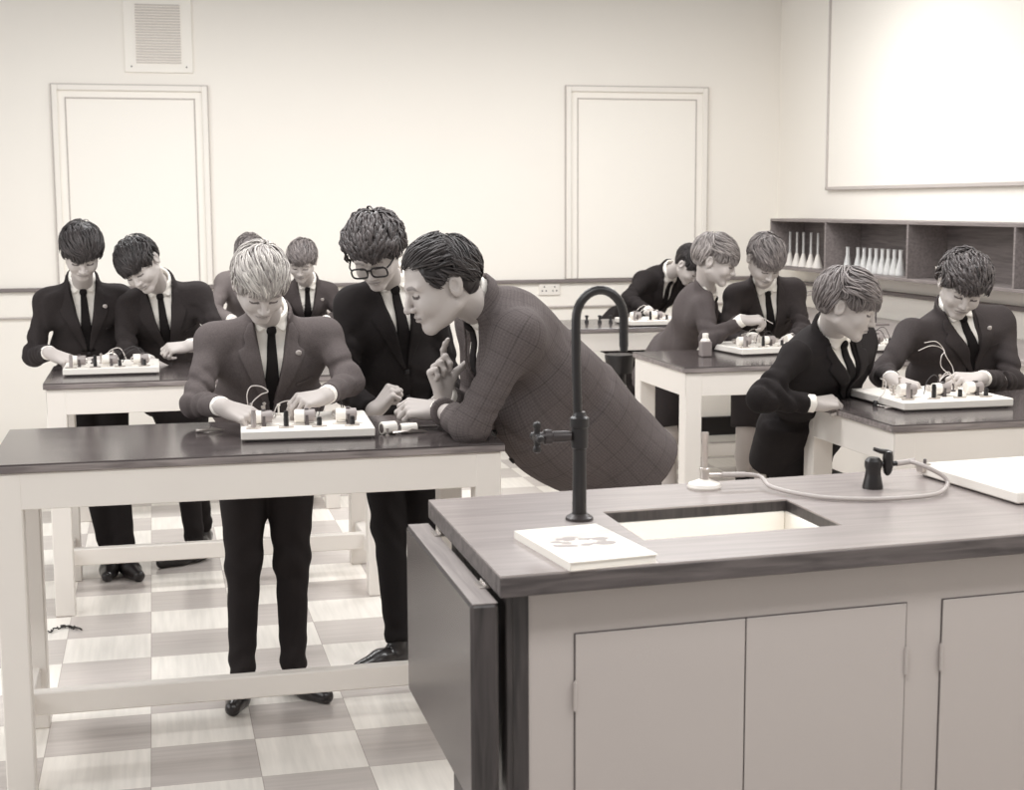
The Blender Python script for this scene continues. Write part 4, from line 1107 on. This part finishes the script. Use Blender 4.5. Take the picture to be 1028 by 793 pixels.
    v, q = surf(trous, tp_.min(0)-.13, tp_.max(0)+.14, .009)
    quadmesh('shorts' if bare else 'trousers', (wo(v), q), tk, root)
    shoe_m = mat('shoe_leather', 38, .28)
    for sd in 'RL':
        an = kn['an'+sd]; td = unit(np.array([*p['toe'+sd], 0.])); fl = .165*s
        heel = np.array([an[0], an[1], 0])-td*.045*s
        if bare:
            def sock(P, an=an, k=kn['kn'+sd]):
                e = an+(k-an)*p.get('sockh', .34); ax = unit(k-an); t = (P-an.astype(f32))@ax.astype(f32)
                return np.maximum(cone(P, an-ax*.03, e, .040*s, .053*s), t-np.linalg.norm(e-an))
            m1 = np.minimum(an, kn['kn'+sd])-.09; m2 = np.maximum(an, kn['kn'+sd])+.09; m1[2] = an[2]-.07
            v, q = surf(sock, m1, m2, .007); quadmesh('sock', (wo(v), q), cloth_mat('sock_wool', 34), root)
        def shoe(P, an=an, td=td, heel=heel):
            toe = heel+td*(fl+.06*s); ballp = heel+td*(fl*.78)
            h3 = heel+np.array([0, 0, .038]); b3 = ballp+np.array([0, 0, .030]); t3 = toe+np.array([0, 0, .024])
            d = smin(cone(P, h3, b3, .036*s, .040*s), cone(P, b3, t3, .041*s, .027*s), .02)
            d = smin(d, cone(P, an+np.array([0, 0, -.005]), h3+td*.05, .038*s, .036*s), .02)
            d = np.maximum(d, .001-P[:, 2])
            return np.maximum(d, P[:, 2]-an[2]-.01)
        m1 = np.minimum(heel, heel+td*(fl+.1))-.07; m2 = np.maximum(heel, heel+td*(fl+.1))+.07; m1[2] = -.01; m2[2] = an[2]+.05
        v, q = surf(shoe, m1, m2, .006); quadmesh('shoe', (wo(v), q), shoe_m, root)
    return root, dict(hc=hc, HA=HA, hs=hs, org=org)
# ------------------------------------------------------------------ the people of the lesson
def J(px, py, y): return onY(px, py, y)
def JZ(px, y, z): q = onY(px, 400, y); q[2] = z; return q
DN = (0, -.45, .9)
PEOPLE = {}
def P_(key, name, label, **k): PEOPLE[key] = person(name, label, k)

P_('C', 'person', 'fair-haired boy in grey blazer leaning over the nearest white table', seed=3,
   coat=86, trousers=40, s=.92, hs=.93, head=J(261, 285, 4.50), face=(6, 38, 0), hip=JZ(266, 4.90, .80), shR=J(213, 345, 4.74), shL=J(327, 337, 4.74), legw=1.12,
   elR=J(196, 405, 4.60), wrR=J(223, 408, 4.38), elL=J(351, 383, 4.62), wrL=J(327, 397, 4.42),
   handR=('relax', (.80, -.30, -.28), (.15, -.62, .75)), handL=('down', (-.85, -.35, -.10), (-.15, -.5, .85)),
   knR=JZ(240, 4.82, .43), knL=JZ(289, 4.82, .43), anR=JZ(235, 4.72, .09), anL=JZ(288, 4.74, .09), toeR=(-.25, -1), toeL=(.55, -.85),
   hairtone=178, hair=dict(fringe=.028, vol=.008, sweep=.3, locks=620, side=-.012, nape=-.05, over=.012), badge=True, res=.006, hres=.0028, hdres=.0026)
P_('D', 'person', 'tall curly-haired boy in black suit and dark-rimmed glasses', seed=5,
   coat=34, trousers=30, s=.97, hs=.96, head=J(377, 254, 4.86), face=(-24, 34, -6), hip=JZ(402, 5.14, .86), shR=J(353, 304, 5.04), shL=J(434, 306, 5.08),
   elR=J(347, 392, 5.0), wrR=J(377, 412, 4.80), elL=J(452, 392, 5.1), wrL=J(440, 405, 4.9),
   handR=('fist', (.62, -.1, .78), (-.6, -.35, .6)), handL=('relax', (-.7, -.3, -.2), DN),
   knR=JZ(389, 5.10, .46), knL=JZ(424, 5.12, .46), anR=JZ(396, 4.95, .09), anL=JZ(424, 5.14, .09), toeR=(-.9, -.55), toeL=(.2, -1),
   hairtone=66, hair=dict(fringe=.046, slant=-.3, vol=.014, locks=600, side=-.004, nape=-.05, wave=.55, thick=1.9, lift=2.4, len=1.1, sweep=.2), cuffR=False, pocket=False, res=.0065, hres=.0028, hdres=.0026)
tm_ = J(500, 330, 4.26)
P_('E', 'person', 'middle-aged man in checked tweed jacket bending over the table end', seed=7, adult=True, plaid=True,
   coat=92, trousers=44, foldf=.45, s=1.08, hs=1.07, head=J(443, 285, 4.16), face=(-84, 20, 0), hip=J(588, 420, 4.34), shL=tm_+A3([.02, -.165, -.01]), shR=tm_-A3([.02, -.165, -.01]),
   elL=J(472, 428, 4.10), wrL=J(441, 411, 4.34), elR=J(478, 420, 4.50), wrR=J(446, 397, 4.36),
   handR=('point', (-.25, -.05, 1), (-.5, .8, 0)), handL=('loose', (-.85, .25, .05), (0, -.5, .85)),
   hipw=.05, legw=.9, knR=JZ(652, 4.54, .48), knL=JZ(664, 4.40, .48), anR=JZ(664, 4.58, .10), anL=JZ(672, 4.38, .10), toeR=(-1, -.1), toeL=(-1, -.1),
   hairtone=52, hair=dict(fringe=.074, tb=.048, tbw=.012, over=.003, vol=.004, back=True, locks=560, side=-.004, nape=-.052, lift=1.3, len=1.25), nose=1.1, jaw=1.08, hem=.235, hang=.14, sleeve=1.08, fat=1.12, pocket=False, skin=.80, res=.0068, hres=.0028, hdres=.0028)
P_('A', 'person', 'dark-haired boy at the far left, looking straight down at the board', seed=11,
   coat=48, trousers=34, s=.94, hs=.94, head=J(82, 253, 6.42), face=(5, 36, 0), hip=JZ(92, 6.80, .83), shR=J(47, 303, 6.66), shL=J(121, 301, 6.68),
   elR=J(34, 357, 6.62), wrR=J(50, 354, 6.36), elL=J(130, 357, 6.66), wrL=J(110, 361, 6.46),
   handR=('down', (.8, -.3, -.35), DN), handL=('relax', (-.85, -.25, -.1), DN), knR=JZ(90, 6.70, .45), knL=JZ(113, 6.70, .45), anR=JZ(104, 6.56, .09), anL=JZ(120, 6.52, .09), toeR=(-.05, -1), toeL=(.35, -1),
   hairtone=58, hair=dict(fringe=.016, vol=.010, sweep=.4, locks=480, side=-.008), badge=True)
P_('B', 'person', 'dark-haired boy tilting his head sideways at the left rear table', seed=12,
   coat=50, trousers=34, s=.94, hs=.94, head=J(141, 266, 6.38), face=(-22, 36, -24), hip=JZ(176, 6.86, .83), shR=J(124, 308, 6.66), shL=J(200, 297, 6.64),
   elR=J(128, 356, 6.55), wrR=J(150, 363, 6.44), elL=J(222, 344, 6.52), wrL=J(190, 347, 6.34),
   handR=('relax', (.5, -.5, -.3), DN), handL=('loose', (-.95, -.1, -.1), DN), knR=JZ(184, 6.80, .45), knL=JZ(192, 6.86, .45), anR=JZ(191, 6.66, .09), anL=JZ(200, 6.98, .09), toeR=(-.85, -.45), toeL=(-.3, -1),
   hairtone=50, hair=dict(fringe=.014, vol=.008, sweep=.5, locks=480, side=-.008))
P_('F', 'person', 'boy in pale grey blazer with head bent low behind the fair-haired boy', seed=13,
   coat=112, trousers=50, s=.92, hs=.92, head=J(251, 257, 8.10), face=(-6, 52, 0), hip=JZ(252, 8.52, .82), shR=J(226, 284, 8.36), shL=J(276, 285, 8.36),
   elR=J(214, 312, 8.25), wrR=J(234, 322, 8.06), elL=J(286, 318, 8.25), wrL=J(264, 326, 8.06),
   handR=('relax', (.7, -.5, -.3), DN), handL=('relax', (-.7, -.5, -.3), DN), knR=JZ(244, 8.5, .45), knL=JZ(260, 8.5, .45), anR=JZ(244, 8.48, .09), anL=JZ(260, 8.48, .09), toeR=(-.1, -1), toeL=(.1, -1),
   hairtone=110, hair=dict(fringe=.02, vol=.006, locks=320), res=.009, hres=.0036, hdres=.0036)
P_('G', 'person', 'light-brown-haired boy at the rear table, between fair and curly-haired boys', seed=14,
   coat=70, trousers=50, s=.90, hs=.92, head=J(303, 262, 8.08), face=(-14, 30, 4), hip=JZ(306, 8.48, .82), shR=J(284, 297, 8.32), shL=J(330, 294, 8.32),
   elR=J(276, 322, 8.25), wrR=J(294, 328, 8.06), elL=J(342, 318, 8.24), wrL=J(326, 322, 8.05),
   handR=('relax', (.7, -.5, -.3), DN), handL=('down', (-.7, -.5, -.4), DN), knR=JZ(298, 8.45, .45), knL=JZ(316, 8.45, .45), anR=JZ(298, 8.42, .09), anL=JZ(316, 8.42, .09), toeR=(-.1, -1), toeL=(.1, -1),
   hairtone=112, hair=dict(fringe=.026, vol=.006, locks=360, sweep=.4), badge=True, res=.008, hres=.0034, hdres=.0034)
im = J(703, 305, 6.60)
P_('I', 'person', 'fair-haired boy in profile reaching across the right table, behind the bottle', seed=15, shorts=True,
   coat=80, trousers=46, s=.94, hs=.95, head=J(718, 262, 6.46), face=(60, 20, 0), hip=JZ(668, 6.84, .84), shR=im+A3([-.04, -.15, 0]), shL=im+A3([.04, .15, 0]),
   elR=J(712, 341, 6.36), wrR=J(746, 321, 6.24), elL=J(735, 338, 6.75), wrL=J(758, 340, 6.5),
   handR=('pinch', (.95, -.05, .0), (-.05, -.35, .92)), handL=('relax', (.7, -.3, -.4), DN), knR=JZ(672, 6.74, .47), knL=JZ(668, 6.98, .47), anR=JZ(676, 6.76, .09), anL=JZ(672, 7.00, .09), toeR=(1, -.3), toeL=(1, 0),
   hairtone=140, hair=dict(fringe=.014, vol=.012, sweep=.7, locks=560, side=.002, nape=-.045), hem=.17, fat=.88)
P_('J', 'person', 'boy with bowed head facing the camera behind the right table', seed=16, shorts=True,
   coat=56, trousers=46, s=.93, hs=.94, head=J(768, 261, 6.40), face=(4, 44, 2), hip=JZ(764, 6.95, .83), shR=J(738, 296, 6.66), shL=J(797, 295, 6.66),
   elR=J(728, 338, 6.60), wrR=J(750, 347, 6.46), elL=J(806, 334, 6.52), wrL=J(790, 343, 6.34),
   handR=('relax', (.6, -.5, -.3), DN), handL=('down', (-.85, -.3, -.25), DN), knR=JZ(749, 6.92, .46), knL=JZ(780, 6.92, .46), anR=JZ(749, 6.96, .09), anL=JZ(780, 6.96, .09), toeR=(-.1, -1), toeL=(.2, -1), shortlen=.98,
   hairtone=120, hair=dict(fringe=.016, vol=.007, sweep=.4, locks=460))
P_('K', 'person', 'brown-haired boy in black blazer with one hand resting on the table edge', seed=17,
   coat=36, trousers=34, s=.94, hs=.95, head=J(850, 307, 4.52), face=(58, 20, 0), hip=JZ(812, 4.80, .86), shR=J(799, 355, 4.52), shL=J(860, 356, 4.80),
   elR=J(764, 400, 4.46), wrR=J(816, 405, 4.44), elL=J(846, 404, 4.90), wrL=J(826, 410, 4.72),
   handR=('loose', (.97, .05, .03), (-.0, -.4, .92)), handL=('loose', (-.7, -.6, 0), DN), knR=JZ(792, 4.80, .46), knL=JZ(810, 5.0, .46), anR=JZ(788, 4.80, .09), anL=JZ(806, 5.0, .09), toeR=(.6, -.8), toeL=(.7, -.7),
   hairtone=112, hair=dict(fringe=.022, vol=.012, sweep=.75, locks=700, side=-.002, nape=-.05), pocket=False, hem=.17, res=.0065, hres=.0028, hdres=.0026)
P_('L', 'person', 'grinning wavy-haired boy in dark blazer at the right edge', seed=18,
   coat=58, trousers=40, s=.94, hs=.95, head=J(966, 287, 4.84), face=(-18, 30, 13), hip=JZ(958, 5.12, .86), shR=J(913, 333, 5.0), shL=J(1004, 331, 5.06),
   elR=J(886, 376, 4.88), wrR=J(895, 381, 4.64), elL=J(1016, 384, 4.88), wrL=J(984, 380, 4.62),
   handR=('down', (.55, -.6, -.25), (-.1, -.4, .9)), handL=('loose', (-.96, -.1, .02), (0, -.45, .9)), knR=JZ(945, 5.1, .46), knL=JZ(975, 5.1, .46), anR=JZ(945, 5.1, .09), anL=JZ(975, 5.1, .09), toeR=(-.1, -1), toeL=(.1, -1),
   hairtone=72, hair=dict(fringe=.026, vol=.011, sweep=.3, locks=560, wave=.42, thick=1.6, lift=2.0), badge=True, res=.0065, hres=.0028, hdres=.0026)
P_('H', 'person', 'boy in black bent double at the rear table, face turned away', seed=19,
   coat=40, trousers=40, s=.92, hs=.92, head=J(692, 266, 8.22), face=(40, 50, 0), hip=JZ(626, 8.80, .84), shR=J(646, 281, 8.36), shL=J(684, 284, 8.54),
   elR=J(631, 300, 8.25), wrR=J(652, 313, 8.06), elL=J(700, 305, 8.5), wrL=J(690, 312, 8.2),
   handR=('relax', (.8, -.3, -.3), DN), handL=('relax', (-.2, -.7, -.4), DN), knR=JZ(640, 8.7, .45), knL=JZ(656, 8.75, .45), anR=JZ(640, 8.7, .09), anL=JZ(656, 8.75, .09), toeR=(.1, -1), toeL=(.3, -1),
   hairtone=50, hair=dict(fringe=.026, vol=.006, locks=320), res=.009, hres=.0036, hdres=.0036)

# dark-rimmed spectacles of the curly-haired boy
rt, hd = PEOPLE['D']
def hp_(a, b, c): return hd['hc']+(A3([a, b, c])*hd['hs'])@hd['HA']-hd['org']
sp = MB()
for sg in (-1, 1):
    ring = []
    for k in range(21):
        t_ = 2*math.pi*k/20; ca, sa = math.cos(t_), math.sin(t_)
        ring.append(hp_(sg*.0355+.0285*math.copysign(abs(ca)**.6, ca), .106-.010*abs(ca)*0-.15*abs(sg*.0355+.0285*ca-0)**1.7, -.008+.0195*math.copysign(abs(sa)**.6, sa)))
    sp.tube(ring, .0031, 6)
    sp.tube([hp_(sg*.064, .098, .003), hp_(sg*.073, .085, .006), hp_(sg*.082, .03, .006), hp_(sg*.083, -.012, .006)], .0028, 6)
sp.tube([hp_(-.0075, .107, .002), hp_(0, .109, .004), hp_(.0075, .107, .002)], .003, 6)
sp.build('spectacles', M['black'], rt, True)

# fine leads held up by two of the boys
a = J(249, 408, 4.40); 
w_ = MB().tube(catmull([a, J(248, 396, 4.40), J(252, 388, 4.41), J(262, 388, 4.42), J(269, 393, 4.42), J(262, 396, 4.42), J(254, 403, 4.41), J(251, 410, 4.40)], 8), .0017, 6)
tag(w_.build('lead', M['wire'], None, True), 'thin pale lead looping up from the fair-haired boy\'s right hand', 'lead')
w_ = MB().tube(catmull([J(958, 378, 4.58), J(956, 368, 4.6), J(950, 358, 4.6), J(946, 350, 4.62), J(935, 347, 4.62), J(922, 352, 4.62)], 8), .0014, 6)
w_.tube(catmull([J(954, 377, 4.58), J(945, 368, 4.6), J(945, 358, 4.6), J(948, 352, 4.62), J(940, 343, 4.62), J(928, 344, 4.63)], 8), .0014, 6)
tag(w_.build('lead', M['wire'], None, True), 'fine looped lead held up in the left hand of the boy at the right edge', 'lead')
tag(MB().tube([J(762, 317, 6.19), J(776, 325, 6.15)], [.003, .0012], 8).build('probe', M['chrome'], None, True), 'short metal probe in the hand reaching over the right table', 'probe')

for px, lb in ((589, 'small black terminal left end of the row on the rear table'), (602, 'small black terminal in the middle of the row on the rear table'), (613, 'small black terminal in the row on the rear table, nearest the board')):
    q = onz(px, 324, T)
    tag(MB().lathe([(0, 0), (.012, 0), (.012, .012), (.007, .016), (.007, .03), (.011, .034), (.011, .042), (0, .044)], q, 12).build('terminal', M['rubber'], None, True), lb, 'terminal')
